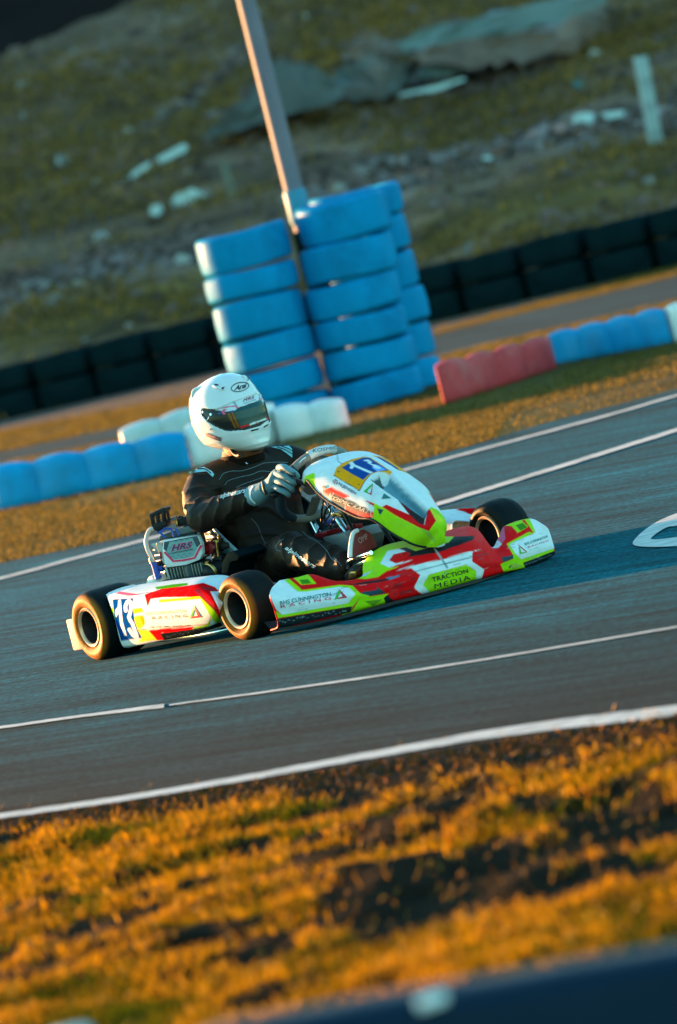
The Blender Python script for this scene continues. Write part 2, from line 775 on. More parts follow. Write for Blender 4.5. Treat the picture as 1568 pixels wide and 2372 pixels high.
# far service road
rx = np.linspace(-9, 9, 40)
ra = spline_xy([(0, 1075), (450, 985), (1010, 826), (1568, 694)], rx)
rb = spline_xy([(0, 1048), (450, 955), (1010, 775), (1568, 640)], rx)
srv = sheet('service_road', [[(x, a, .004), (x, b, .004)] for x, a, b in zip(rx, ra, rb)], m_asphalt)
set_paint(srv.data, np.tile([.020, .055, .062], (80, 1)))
m_grit = material('grey_grit', (.12, .085, .07), .95, spec=.05, var=.4, vscale=3, bump=.4, bscale=20, stretch=(.4, 2, 1, 0))
ga = spline_xy([(0, 1000), (450, 915), (1010, 768), (1568, 612)], rx)
gb = spline_xy([(0, 975), (450, 880), (1010, 750), (1568, 596)], rx)
sheet('grit_strip', [[(x, a, .004), (x, b + 1.0, .004)] for x, a, b in zip(rx, ga, gb)], m_grit)

# ------------------------------------------------------------------ grass
m_blade = material('grass_blade', (.2, .15, .02), .6, attr=True, var=.25, vscale=3, trans=.45, spec=.06)


def blades(name, xy, z, h, w, cols, label, cat='grass', lean=.6, flat=.0):
    n = len(xy)
    a = rng.random(n) * 2 * np.pi
    la = rng.random(n) * 2 * np.pi
    H = h[0] + (h[1] - h[0]) * rng.random(n) ** 1.5
    Wd = w * (.6 + .8 * rng.random(n))
    ln = H * lean * rng.random(n) * 1.4
    base = np.column_stack([xy, z])
    side = np.column_stack([np.cos(a), np.sin(a), np.zeros(n)]) * Wd[:, None] * .5
    tip = np.column_stack([np.cos(la) * ln, np.sin(la) * ln, H])
    mid = tip * np.array([.35, .35, .55])
    v = np.stack([base - side, base + side, base + mid + side * .8, base + mid - side * .8, base + tip], 1).reshape(-1, 3)
    idx = np.arange(n)[:, None] * 5
    loops = np.concatenate([idx + np.array([[0, 1, 2, 3]]), idx + np.array([[3, 2, 4]])], 1).ravel()
    me = bpy.data.meshes.new(name)
    me.vertices.add(n * 5)
    me.vertices.foreach_set('co', v.astype(np.float32).ravel())
    me.loops.add(n * 7)
    me.loops.foreach_set('vertex_index', loops.astype(np.int32))
    me.polygons.add(n * 2)
    st = (np.arange(n)[:, None] * 7 + np.array([[0, 4]])).ravel()
    me.polygons.foreach_set('loop_start', st.astype(np.int32))
    me.polygons.foreach_set('loop_total', np.tile([4, 3], n).astype(np.int32))
    me.update(calc_edges=True)
    me.validate()
    c = np.asarray(cols)[rng.integers(0, len(cols), n)] * (.65 + .7 * rng.random(n))[:, None]
    set_paint(me, np.repeat(c, 5, 0))
    o = bpy.data.objects.new(name, me)
    col.objects.link(o)
    me.materials.append(m_blade)
    tag(o, label, cat, kind='stuff')
    return o


def verge_z(x, y):
    yb = np.interp(x, xs, yn)
    ramp = np.clip((yb - y) / 1.2, 0, 1)
    n = fbm(x * .9, y * .8, 21, 4)
    m = fbm(x * 5, y * 3, 27, 3)
    return ramp * (-.01 + .07 * (n - .40).clip(0) + .10 * (m - .4).clip(0)).clip(-.001) + .006


vx = np.linspace(-5, 5, 260)
tv = np.linspace(0, 1, 260)
m_soil = material('verge_soil', (.012, .0065, .0025), .95, spec=.02, var=.5, vscale=6, bump=.6, bscale=40)
P = []
for x in vx:
    yb = np.interp(x, xs, yn)
    ys = 6 + (yb + .03 - 6) * tv
    P.append(np.column_stack([np.full_like(ys, x), ys, verge_z(np.full_like(ys, x), ys)]))
sheet('grass_verge', np.array(P), m_soil)

N = 800000
gx = rng.uniform(-4.8, 4.8, N)
gyb = np.interp(gx, xs, yn)
gy = rng.uniform(9.5, 1, N) if False else 9.5 + (gyb - 9.5) * rng.random(N) ** .8
dens = .58 * fbm(gx * 1.1, gy * 1.0, 33, 4) + .42 * fbm(gx * 7, gy * 3.5, 35, 3)
edge = np.clip((gyb - gy - .50 - .14 * gx) / .8, 0, 1) ** 1.5
keep = rng.random(N) < np.clip((dens - .455) * 12, .01, 1) * (.012 + .988 * edge)
gx, gy = gx[keep], gy[keep]
GC = [(.40, .195, .002), (.32, .16, .002), (.17, .09, .002), (.48, .215, .002), (.06, .03, .002)]
blades('verge_grass', np.column_stack([gx, gy]), verge_z(gx, gy), (.010, .040), .0036, GC, 'golden backlit grass covering the verge in front of the track', lean=.9)
# broad low leaves that catch the sun
n2 = 3600
bx = rng.uniform(-3, 3, n2)
by = 10 + (np.interp(bx, xs, yn) - .15 - 10) * rng.random(n2)
mb = MB()
lv_, lf_ = [], []
for x, y, z in zip(bx, by, verge_z(bx, by)):
    r = random.uniform(.005, .014)
    a = random.uniform(0, 6.28)
    tl = random.uniform(.3, 1.3)
    zz = z + random.uniform(.015, .07)
    k = len(lv_)
    for i in range(6):
        t = a + i * math.pi / 3
        lv_.append((x + r * math.cos(t) * math.cos(tl), y + r * .7 * math.sin(t), zz + r * math.cos(t) * math.sin(tl)))
    lf_.append(tuple(range(k, k + 6)))
me = bpy.data.meshes.new('clover_leaves')
me.from_pydata(lv_, [], lf_)
cc = np.repeat(np.array([(.60, .34, .006), (.45, .26, .004), (.7, .42, .10), (.34, .19, .003)])[rng.integers(0, 4, n2)], 6, 0)
set_paint(me, cc)
me.materials.append(m_blade)
o = bpy.data.objects.new('clover_leaves', me)
col.objects.link(o)
tag(o, 'scattered broad leaves glinting in the near golden grass', 'leaves', kind='stuff')
# taller seed stalks
n3 = 40
sx = rng.uniform(-2.4, 2.4, n3)
sy = 11 + (np.interp(sx, xs, yn) - 1.2 - 11) * rng.random(n3)
blades('grass_stalks', np.column_stack([sx, sy]), verge_z(sx, sy), (.06, .12), .010, [(.3, .12, .004), (.26, .10, .004)], 'taller dry stalks standing in the near golden grass', lean=.25)

# rusty gravel along the white edge line
m_grav = material('rust_gravel', (.10, .05, .025), .95, spec=.05, attr=True, var=.3, vscale=20)
n4 = 16000
hx = rng.uniform(-3.5, 3.5, n4)
hy = np.interp(hx, xs, yn) - .01 - np.abs(rng.normal(0, .38 + .05 * hx, n4))
gvv, gff = [], []
for x, y, z in zip(hx, hy, verge_z(hx, hy)):
    r = random.uniform(.005, .014)
    a = random.uniform(0, 6.28)
    k = len(gvv)
    gvv += [(x + r * math.cos(a + t), y + r * math.sin(a + t), z - .002) for t in (0, 2.1, 4.2)] + [(x + random.uniform(-r, r) * .4, y, z + r * random.uniform(.5, 1.1))]
    gff += [(k, k + 1, k + 3), (k + 1, k + 2, k + 3), (k + 2, k, k + 3)]
me = bpy.data.meshes.new('gravel_edge')
me.from_pydata(gvv, [], gff)
set_paint(me, np.repeat(np.array([(.10, .034, .010), (.06, .025, .012), (.03, .03, .032), (.13, .042, .008)])[rng.integers(0, 4, n4)], 4, 0))
me.materials.append(m_grav)
o = bpy.data.objects.new('gravel_edge', me)
col.objects.link(o)
tag(o, 'rust brown grit along the edge of the near white line', 'gravel', kind='stuff')

# infield between track and tyre walls
N = 420000
ix = rng.uniform(-5, 5, N)
a_, b_ = np.interp(ix, xs, yf), np.full(N, 56.5)
iy = a_ - .05 + (b_ - a_) * rng.random(N)
onroad = (iy > np.interp(ix, rx, ra) - .0) & (iy < np.interp(ix, rx, rb) + .0)
ongrit = (iy > np.interp(ix, rx, ga)) & (rng.random(N) < .85)
dn = fbm(ix * .8, iy * .45, 44, 4)
px_ = to_px(np.column_stack([ix, iy, np.zeros(N)]))
bare = in_poly(px_, [(1180, 960), (1330, 925), (1568, 865), (1568, 905), (1300, 975), (1150, 1015)]) & (rng.random(N) < .85)
keep = (~onroad) & (~ongrit) & (~bare) & (rng.random(N) < np.clip((dn - .28) * 4, .05, 1))
ix, iy = ix[keep], iy[keep]
IC = [(.15, .105, .024), (.13, .095, .024), (.105, .082, .022), (.17, .11, .02), (.08, .065, .02)]
blades('infield_grass', np.column_stack([ix, iy]), np.zeros(len(ix)), (.008, .028), .0065, IC, 'short tawny grass between the track and the tyre barriers', lean=.9)

# ------------------------------------------------------------------ hillside
HS, HY = .12, 58.0


def hill_base(y):
    return HS * (y - HY)


def HILL(px, py):
    d = ray(px, py)
    # z = CAMH + t dz ; y = t dy ; z = HS*(y-HY)
    t = (HS * -HY - CAMH) / (d[2] - HS * d[1])
    return C0 + d * t


m_hill = material('hill_soil', (.08, .075, .05), .95, spec=.08, attr=True, var=.8, vscale=1.3, bump=.8, bscale=2.2, bdist=.25, stretch=(.55, 1, 1, 0),
                  dirt=((.09, .046, .022), .65, .8))
hx_ = np.linspace(-16, 16, 260)
hy_ = np.linspace(57.2, 90, 150)
X, Y = np.meshgrid(hx_, hy_, indexing='ij')
Z = hill_base(Y) + .45 * (fbm(X * .5, Y * .3, 61, 5) - .5) + .2 * (fbm(X * 1.5, Y * .9, 71, 3) - .5)
crest = 86.0 + (X + 2) * 1.6
Z = np.where(Y > crest, np.minimum(Z, hill_base(crest) - .25 * (Y - crest)), Z)
Z = Z * np.clip((Y - 57.2) / 1.5, 0, 1) - .02
Ph = np.stack([X, Y, Z], -1)
hill = sheet('hillside', Ph, m_hill)
gy1 = (.24, .165, .145)
gy2 = (.17, .115, .10)
ol = (.14, .075, .018)
yl = (.26, .105, .010)
lay = [
    (gy1, [(0, 735), (0, 655), (200, 600), (500, 530), (500, 600), (250, 655)]),
    (gy1, [(690, 430), (900, 355), (1180, 292), (1600, 225), (1600, 305), (1200, 352), (960, 425), (930, 455), (690, 480)]),
    (gy1, [(560, 90), (625, 60), (570, 150), (440, 262), (290, 345), (330, 305), (420, 230), (520, 130)]),
    (gy2, [(640, 145), (700, 150), (790, 200), (860, 240), (720, 268), (480, 318), (495, 285), (600, 200)]),
    (ol, [(420, 290), (520, 150), (640, 110), (600, 190), (500, 280)]),
    (yl, [(655, 130), (700, 100), (850, 80), (830, 120), (760, 160), (690, 160)]),
    (yl, [(830, 110), (820, 40), (960, -10), (980, 60), (900, 90)]),
    (yl, [(1220, 130), (1400, 80), (1568, 20), (1568, 60), (1380, 120), (1230, 160)]),
    (ol, [(960, 520), (1200, 430), (1568, 350), (1568, 440), (1200, 520), (980, 600)]),
    (ol, [(0, 760), (200, 680), (490, 620), (490, 720), (0, 830)]),
    (gy2, [(830, 140), (1010, 150), (1200, 120), (1350, 60), (1300, 150), (1100, 200), (860, 240)]),
]
paint(hill, lay, (.175, .094, .055), Ph.reshape(-1, 3), soft=14, nsamp=16)
N = 170000
kx_ = rng.uniform(-7, 7, N)
ky_ = rng.uniform(58, 88, N)
dn = fbm(kx_ * .5, ky_ * .55, 83, 4)
kp = np.column_stack([kx_, ky_, hill_base(ky_)])
kpx = to_px(kp)
bare = np.zeros(N, bool)
for c, pl in [l for l in lay if l[0] in (gy1, gy2)]:
    bare |= in_poly(kpx, pl)
keep = (rng.random(N) < np.clip((dn - .34) * 4, .04, 1)) & ((~bare) | (rng.random(N) < .12)) & (ky_ < 85.5 + (kx_ + 2) * 1.6)
kx_, ky_ = kx_[keep], ky_[keep]
iu = np.clip(((kx_ + 16) / 32 * 259).round().astype(int), 0, 259)
iv = np.clip(((ky_ - 57.2) / 32.8 * 149).round().astype(int), 0, 149)
blades('hill_grass', np.column_stack([kx_, ky_]), Z[iu, iv] - .02, (.03, .13), .028,
       [(.21, .118, .030), (.26, .14, .030), (.15, .094, .034), (.31, .155, .036), (.11, .074, .032)], 'rough olive grass tufts over the hillside', lean=1.1)
# stones on the bare bands
m_stone = material('hill_stones', rough=.95, attr=True, var=.3, vscale=9, spec=.05)
N = 26000
qx, qy = rng.uniform(-6, 6, N), rng.uniform(58.5, 86, N)
qp = to_px(np.column_stack([qx, qy, hill_base(qy)]))
inb = np.zeros(N, bool)
for c, pl in [l for l in lay if l[0] in (gy1, gy2)]: inb |= in_poly(qp, pl)
keep = inb | (rng.random(N) < .12)
qx, qy = qx[keep], qy[keep]
qz = Z[np.clip(((qx + 16) / 32 * 259).round().astype(int), 0, 259), np.clip(((qy - 57.2) / 32.8 * 149).round().astype(int), 0, 149)]
sv, sf = [], []
for x, y, z in zip(qx, qy, qz):
    r = .03 + .09 * random.random() ** 3
    a = random.uniform(0, 6.28)
    k = len(sv)
    sv += [(x + r * math.cos(a + t), y + r * math.sin(a + t), z - .02) for t in (0, 1.6, 3.1, 4.7)] + [(x + r * .5 * math.cos(a + t), y + r * .5 * math.sin(a + t), z + r * random.uniform(.35, .8)) for t in (.5, 2.6, 4.4)]
    sf += [(k, k + 1, k + 4), (k + 1, k + 2, k + 5), (k + 2, k + 3, k + 5), (k + 3, k, k + 6), (k + 1, k + 5, k + 4), (k + 3, k + 6, k + 5), (k, k + 4, k + 6), (k + 4, k + 5, k + 6)]
me = bpy.data.meshes.new('hill_stones')
me.from_pydata(sv, [], sf)
sc_ = np.array([(.16, .10, .085), (.10, .066, .056), (.24, .19, .17), (.07, .045, .036), (.32, .30, .27), (.20, .10, .07)])[rng.choice(6, len(qx), p=[.33, .30, .06, .20, .02, .09])]
set_paint(me, np.repeat(sc_, 7, 0))
me.materials.append(m_stone)
o = bpy.data.objects.new('hill_stones', me)
col.objects.link(o)
tag(o, 'loose grey and brown stones over the bare bands of the hill', 'stones', kind='stuff')
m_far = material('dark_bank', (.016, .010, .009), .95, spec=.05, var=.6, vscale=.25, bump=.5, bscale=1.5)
Pb = []
for x in np.linspace(-60, 60, 90):
    row = []
    for k, t in enumerate(np.linspace(0, 1, 24)):
        row.append((x, 100 + 40 * t + 4 * (vnoise(np.array([x * .2]), np.array([t * 9]), 5)[0] - .5), -.05 + 22 * t + 1.6 * (vnoise(np.array([x * .35]), np.array([t * 12.0]), 9)[0] - .5) * (t > 0)))
    Pb.append(row)
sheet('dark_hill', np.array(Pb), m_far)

# unseen bank added on the left to keep the low sun off the hillside
Pb = []
sd = np.array([math.cos(SUN_AZ), math.sin(SUN_AZ)])
nd = np.array([math.sin(SUN_AZ), -math.cos(SUN_AZ)])
for q in np.linspace(43, 130, 64):
    row = []
    for k, t in enumerate(np.linspace(0, 1, 14)):
        p = nd * q + sd * (76 + 40 * t)
        hgt = 14 * math.sin(math.pi * min(t * .62, 1)) * min(1, (q - 42.5) / 3.0)
        row.append((p[0], p[1], -.05 + hgt + .5 * (vnoise(np.array([q * .3]), np.array([t * 6]), 3)[0] - .5) * (t > 0)))
    Pb.append(row)
sheet('sun_block_bank', np.array(Pb), m_far)
# ------------------------------------------------------------------ blue tyre stacks
m_blue = material('blue_tyre_paint', (.001, .225, .47), .5, spec=.025, var=.16, vscale=3, bump=.25, bscale=9, bdist=.02, coat=.0, rvar=.1, dirt=((.004, .09, .20), .75, 2.2))
m_white_pl = material('white_plastic', (.70, .72, .70), .5, var=.14, vscale=4, bump=.2, bscale=10, bdist=.01, dirt=((.32, .34, .30), .6, 3))
m_red_pl = material('red_plastic', (.56, .05, .055), .6, spec=.15, var=.2, vscale=4, bump=.2, bscale=10, bdist=.01, dirt=((.5, .2, .2), .5, 2.5))
m_blue_pl = material('blue_plastic', (.001, .27, .55), .5, spec=.12, var=.16, vscale=4, bump=.2, bscale=10, bdist=.01, dirt=((.02, .18, .3), .6, 3))
m_black_rub = material('black_rubber_sheet', (.004, .015, .018), .85, spec=.0, var=.4, vscale=3, bump=.4, bscale=6, bdist=.02, rvar=.2)


def blue_tyre(name, c, R, h, seed, label):
    r = random.Random(seed)
    cr = .030
    prof = [(R * .52, .02), (R * .56, .004), (R - cr, 0)]
    for k in range(1, 6):
        t = -math.pi / 2 + math.pi / 2 * k / 5
        prof.append((R - cr + cr * math.cos(t), cr + cr * math.sin(t)))
    prof += [(R + .004, h * .5)]
    for k in range(0, 6):
        t = math.pi / 2 * k / 5
        prof.append((R - cr + cr * math.cos(t), h - cr + cr * math.sin(t)))
    prof += [(R * .56, h - .004), (R * .52, h - .02)]
    mb = MB().lathe(prof, (0, 0, 0), (0, 0, 1), n=72, closed=True)
    v = np.array(mb.v)
    a = np.arctan2(v[:, 1], v[:, 0])
    k1, k2 = r.uniform(0, 6), r.uniform(0, 6)
    s = 1 + .012 * np.sin(3 * a + k1) + .008 * np.sin(7 * a + k2)
    v[:, :2] *= s[:, None]
    v[:, 2] += .006 * np.sin(2 * a + k2)
    mb.v = v.tolist()
    o = mb.build(name, m_blue, angle=60)
    o.location = c
    o.rotation_euler = (r.uniform(-.02, .02), r.uniform(-.02, .02), r.uniform(0, 6))
    tag(o, label, 'tyre', 'blue tyres stacked round the pole')
    return o


bR = G(*cT([(1130, 1410)])[0])
bR[1] += .28
LX = np.array([.598, .05, 0])
bL = bR - LX + np.array([.02, .05, 0])
bB = bR + np.array([.15, .62, 0])
ords = ['bottom', 'second from the bottom', 'third from the bottom', 'third from the top', 'second from the top', 'top']
hR = [.19, .195, .19, .215, .24, .255]
hL = [.185, .20, .205, .24, .175, .245]
hB = [.20, .22, .225, .235, .23, .20]
for cc, hs, R, nm in ((bL, hL, .286, 'left stack'), (bR, hR, .286, 'middle stack'),
                      (bB, hB, .285, 'half-hidden right stack')):
    z = .0
    for k, h in enumerate(hs):
        j = np.array([random.uniform(-.006, .006), random.uniform(-.012, .012), 0])
        if nm[0] == 'm' and k >= 4: j = j + np.array([.03 * (k - 3), .02, 0])
        lab = f"blue painted tyre, {ords[k]} of the {nm}"
        blue_tyre('blue_tyre', cc + j + np.array([0, 0, z]), R + random.uniform(-.006, .006), h - .013, k * 7 + len(nm), lab)
        z += h
    if nm[0] == 'm': top_z = z

# ------------------------------------------------------------------ lamp pole
m_pole = material('galvanised_steel', (.18, .165, .205), .6, spec=.15, metal=.0, var=.12, vscale=5, dirt=((.10, .14, .16), .4, 3))
m_collar = material('pole_collar', (.02, .22, .34), .5, var=.1)
pw = WY(688, 470, bR[1] + .235)
pp = empty('lamp_pole', (pw[0], pw[1], 0))
tag(pp, 'tall slim grey metal pole rising behind the blue tyre stacks', 'pole')
rp = .058
MB().tube([(0, 0, 0), (0, 0, 1.5), (0, 0, 4), (0, 0, 7)], [rp, rp, rp * .95, rp * .8], n=28).build('shaft', m_pole, pp, angle=60)
MB().tube([(0, 0, .0), (0, 0, 1.14)], [rp + .022, rp + .022], n=28).build('gap_dark_sleeve', m_black_rub, pp, angle=60)  # black sleeve added to keep the gap between the stacks dark
MB().tube([(0, 0, 1.18), (0, 0, 1.20), (0, 0, pw[2] + .075), (0, 0, pw[2] + .085)], [rp + .002, rp + .012, rp + .012, rp + .002], n=28).build('collar', m_collar, pp, angle=30)

# ------------------------------------------------------------------ plastic kerb barrier
def kerb(mat, a, b, h0, h1, lumps, label, depth=.26, back=0.0, round_end=False):
    A, B = G(*a), G(*b)
    A[1] += back
    B[1] += back
    d = B - A
    Lh = np.linalg.norm(d)
    d /= Lh
    nrm = np.array([-d[1], d[0], 0])
    nrm = np.array([0, 1.0, 0])
    n = lumps * 14 + 1
    rows = []
    for s in np.linspace(0, 1, n):
        ph = (s * lumps) % 1.0
        if s == 1: ph = 1
        lump = abs(math.sin(math.pi * ph)) ** .75
        bulge = .60 + .40 * lump
        h = (h0 + (h1 - h0) * s) * (.91 + .09 * lump) * (1 - (.12 if round_end and s > .97 else 0))
        dd = depth * bulge
        e = .12 if s in (0, 1) else 0
        ring = []
        for t in np.linspace(0, 2 * np.pi, 28, endpoint=False):
            cx, sx_ = math.cos(t), math.sin(t)
            p = 5.0
            k = (abs(cx) ** p + abs(sx_) ** p) ** (-1 / p)
            xx = cx * k * dd / 2 * (1 - e)
            zz = (sx_ * k * .5 + .5)
            taper = 1.08 - .16 * zz
            ring.append(np.array([0, 0, 0]) + d * (s * Lh) + nrm * (xx * taper + depth / 2) + np.array([0, 0, zz * h - .01]))
        rows.append(ring)
    mb = MB().grid(np.array(rows), cv=True)
    m = 28
    mb.f.append(tuple(range(m)))
    mb.f.append(tuple((n - 1) * m + i for i in range(m)))
    o = mb.build('kerb_barrier', mat, angle=50)
    o.location = A
    tag(o, label, 'barrier', 'coloured plastic kerb barriers')
    return o


kerb(m_blue_pl, (-380, 1258), (-25, 1192), .27, .27, 4, 'blue plastic kerb barrier mostly cut off by the left edge of the photo')
kerb(m_blue_pl, (-20, 1191), (446, 1087), .285, .245, 4, 'long blue plastic kerb barrier left of the driver, four lumps')
kerb(m_white_pl, (450, 1084), (655, 1022), .27, .26, 2, 'white plastic kerb barrier right behind the driver\'s helmet')
kerb(m_white_pl, (650, 1026), (812, 986), .225, .185, 2, 'white plastic kerb barrier at the foot of the tyre stacks', round_end=True)
kerb(m_white_pl, (280, 1085), (470, 1035), .19, .21, 2, 'white plastic kerb barrier showing its top behind the long blue one', back=1.6)
kerb(m_red_pl, (1030, 938), (1292, 853), .26, .215, 4, 'faded red plastic kerb barrier right of the tyre stacks')
kerb(m_blue_pl, (1286, 845), (1560, 796), .205, .235, 4, 'blue plastic kerb barrier between the red and the white one')
kerb(m_white_pl, (1563, 795), (1760, 755), .24, .24, 3, 'white plastic kerb barrier cut off by the right edge of the photo')

# ------------------------------------------------------------------ black barrier row
qa, qb = G(1220, 697), G(1500, 622)
dirB = (qb - qa) / 2
sp = np.linalg.norm(dirB)
ql = G(225, 925)
u_dir = (qa - ql)
nB = round(np.linalg.norm(u_dir) / sp)
stepB = u_dir / nB
unit = stepB / np.linalg.norm(stepB)
spB = np.linalg.norm(stepB)
angB = math.atan2(unit[1], unit[0])
cnt = 0
pos = {-1: 'leftmost in view', 0: 'left end'}
for k in range(-5, nB + 8):
    p = ql + stepB * (k + .5)
    pxc = to_px(p)
    vis = -90 < pxc[0] < 1640
    e = empty('barrier_block', (p[0], p[1] + .02, 0), angB)
    hh = .43 + random.uniform(-.02, .02)
    w = spB - .06
    f1 = MB()
    f1.box((0, .22, hh * .26), (w, .44, hh * .5), .055)
    f1.build('lower_tier', m_black_rub, e, angle=50)
    f2 = MB()
    f2.box((random.uniform(-.01, .01), .22, hh * .76), (w + .006, .45, hh * .47), .07)
    f2.build('upper_tier', m_black_rub, e, angle=50)
    e.rotation_euler[2] += random.uniform(-.06, .06)
    side = 'left' if pxc[0] < 760 else 'right'
    cnt += 1
    tag(e, None, 'barrier', 'black rubber barrier blocks along the hill foot')
    e['_px'] = float(pxc[0])
blk = sorted([o for o in col.objects if o.name.startswith('barrier_block')], key=lambda o: o['_px'])
onum = ['first', 'second', 'third', 'fourth', 'fifth', 'sixth', 'seventh', 'eighth', 'ninth']
vl = [o for o in blk if -60 < o['_px'] < 560]
vm = [o for o in blk if 560 <= o['_px'] <= 960]
vr = [o for o in blk if 960 < o['_px'] < 1640]
for i, o in enumerate(vl): o['label'] = f'black rubber barrier block under the hill, {onum[len(vl) - 1 - i]} to the left of the blue tyre stacks'
for i, o in enumerate(vm): o['label'] = f'black rubber barrier block hidden behind the blue tyre stacks, {onum[i]} from the left there'
for i, o in enumerate(vr): o['label'] = f'black rubber barrier block under the hill, {onum[i]} to the right of the blue tyre stacks'
for o in blk:
    if 'label' not in o.keys():
        for ch in [c for c in col.objects if c.parent == o]: bpy.data.objects.remove(ch)
        bpy.data.objects.remove(o)
    else:
        del o['_px']

# ------------------------------------------------------------------ rubble on the hill
m_rock = material('grey_rock', (.13, .155, .155), .9, var=.35, vscale=2.5, bump=.7, bscale=5, bdist=.06, dirt=((.26, .10, .06), .75, 1.2))
m_slab = material('concrete_slab', (.15, .205, .205), .85, var=.25, vscale=3, bump=.4, bscale=8, bdist=.03, dirt=((.12, .09, .08), .6, 1.5))
m_pale = material('pale_debris', (.52, .64, .64), .7, var=.2, vscale=5, dirt=((.25, .28, .26), .5, 4))
m_pink = material('brick_debris', (.36, .20, .19), .85, var=.3, vscale=6)
m_teal = material('teal_debris', (.03, .13, .16), .6, var=.2)
m_post = material('weathered_post', (.30, .36, .36), .8, var=.3, vscale=6, dirt=((.14, .15, .13), .6, 5))


def rock(name, mat, poly, thick, seed, label, cat='rock', lift=0.0, rough=.05, bev=.05):
    """measured outline on the hillside turned into a faceted lump of the given thickness"""
    cx, cy = np.mean(poly, axis=0)
    base = HILL(cx, max(p[1] for p in poly) - 3)
    Y = base[1] - .45
    pts = np.array([WY(a, b, Y) for a, b in poly])
    c = pts.mean(0)
    mb = MB().prism(list(pts), np.array([0, thick, 0]), 0)
    me = bpy.data.meshes.new(name)
    me.from_pydata([tuple(p - c) for p in mb.v], [], [list(f) for f in mb.f])
    o = bpy.data.objects.new(name, me)
    col.objects.link(o)
    bm = bmesh.new()
    bm.from_mesh(me)
    bmesh.ops.subdivide_edges(bm, edges=list(bm.edges), cuts=2, use_grid_fill=True)
    r = random.Random(seed)
    for v in bm.verts:
        q = v.co
        back = (q.y / thick)
        s = 1 - .35 * back
        q.x *= s
        q.z = q.z * s
        q.y -= .25 * thick * (1 - (abs(q.x) / (np.abs(pts[:, 0] - c[0]).max() + .01)) ** 2)
        v.co = q + Vector((r.uniform(-1, 1), r.uniform(-1, 1), r.uniform(-1, 1))) * rough
    bm.to_mesh(me)
    bm.free()
    me.materials.append(mat)
    fix_normals(me)
    shade(me, True, 28)
    o.location = c + np.array([0, 0, lift])
    tag(o, label, cat)
    return o


rock('rubble_slab', m_slab, [(918, 104), (985, 66), (1100, 38), (1240, 5), (1395, -18), (1405, 12), (1290, 52), (1150, 82), (1020, 105), (930, 124)], 1.6, 1, 'long pale concrete slab lying near the top right of the hill', 'slab', rough=.03)
m_rust = material('rusty_rock', (.20, .125, .10), .9, var=.35, vscale=2.5, bump=.7, bscale=5, bdist=.06, dirt=((.08, .085, .08), .8, 1.5))
m_drock = material('dark_rock', (.085, .095, .098), .9, var=.35, vscale=2, bump=.7, bscale=4, bdist=.08, dirt=((.13, .13, .12), .6, 1.5))
rock('hill_rock', m_drock, [(640, 152), (705, 148), (765, 178), (800, 215), (735, 258), (610, 290), (470, 322), (495, 290), (560, 235)], 1.2, 17, 'dark grey rock mass directly behind the tall pole')
rock('hill_rock', m_rust, [(935, 122), (1020, 108), (1150, 88), (1290, 58), (1400, 20), (1392, 60), (1330, 112), (1240, 130), (1150, 158), (1080, 150), (980, 146)], 1.2, 2, 'big rusty grey rock face under the long slab')
rock('hill_rock', m_rock, [(760, 192), (782, 158), (830, 138), (885, 138), (940, 150), (968, 190), (930, 215), (860, 226), (775, 228)], 1.2, 3, 'broad grey boulder in the middle of the hill, right of the pole')
rock('hill_rock', m_rust, [(795, 134), (815, 100), (850, 83), (885, 86), (915, 106), (925, 140), (860, 136)], .9, 4, 'small domed reddish rock on top of the broad boulder')
rock('rubble_slab', m_slab, [(958, 168), (1005, 156), (1060, 158), (1112, 143), (1108, 155), (1040, 178), (985, 186)], .6, 5, 'thin broken slab below the big rusty rock', 'slab', rough=.015)
rock('white_plank', m_pale, [(922, 218), (1000, 200), (1075, 180), (1076, 186), (1004, 212), (926, 222)], .15, 6, 'narrow pale plank lying beside the broad grey boulder', 'plank', rough=.004)
rock('white_plank', m_pale, [(362, 366), (425, 332), (436, 338), (430, 350), (372, 378)], .12, 7, 'short white plank on the left of the hill, upper of two in line', 'plank', rough=.004)
rock('white_plank', m_pale, [(266, 432), (330, 382), (350, 374), (340, 392), (276, 432)], .12, 8, 'thin white plank on the left of the hill, lower of two in line', 'plank', rough=.004)
rock('hill_stone', m_pale, [(394, 474), (412, 446), (440, 436), (472, 448), (474, 460), (440, 476), (405, 482)], .4, 9, 'pale rounded stone left of the pole, the larger of two', 'stone', rough=.012)
rock('hill_stone', m_pale, [(346, 494), (352, 476), (372, 472), (378, 490), (364, 502)], .3, 10, 'small pale stone left of the larger rounded stone', 'stone', rough=.008)
rock('debris_chunk', m_pale, [(1322, 284), (1330, 266), (1352, 260), (1374, 264), (1372, 288), (1345, 284)], .3, 11, 'white chunk of debris on the gravel near the white post', 'debris', rough=.01)
rock('debris_chunk', m_pale, [(1386, 266), (1400, 260), (1446, 257), (1444, 268), (1410, 276)], .2, 12, 'flat white debris piece right beside the white post', 'debris', rough=.006)
rock('debris_chunk', m_pink, [(1280, 300), (1284, 290), (1308, 286), (1312, 298), (1295, 306)], .2, 13, 'pinkish brick lying left of the white debris chunk', 'debris', rough=.006)
rock('debris_chunk', m_pink, [(1212, 312), (1225, 304), (1246, 306), (1240, 316)], .15, 14, 'small pink brick piece in the middle of the gravel band', 'debris', rough=.004)
rock('debris_chunk', m_teal, [(1322, 196), (1330, 184), (1345, 186), (1352, 206), (1345, 216)], .2, 15, 'dark teal scrap in the grass above the gravel band', 'debris', rough=.006)
rock('debris_chunk', m_pale, [(1112, 368), (1122, 361), (1140, 361), (1136, 371)], .12, 16, 'tiny pale blue scrap on the lower gravel band', 'debris', rough=.003)


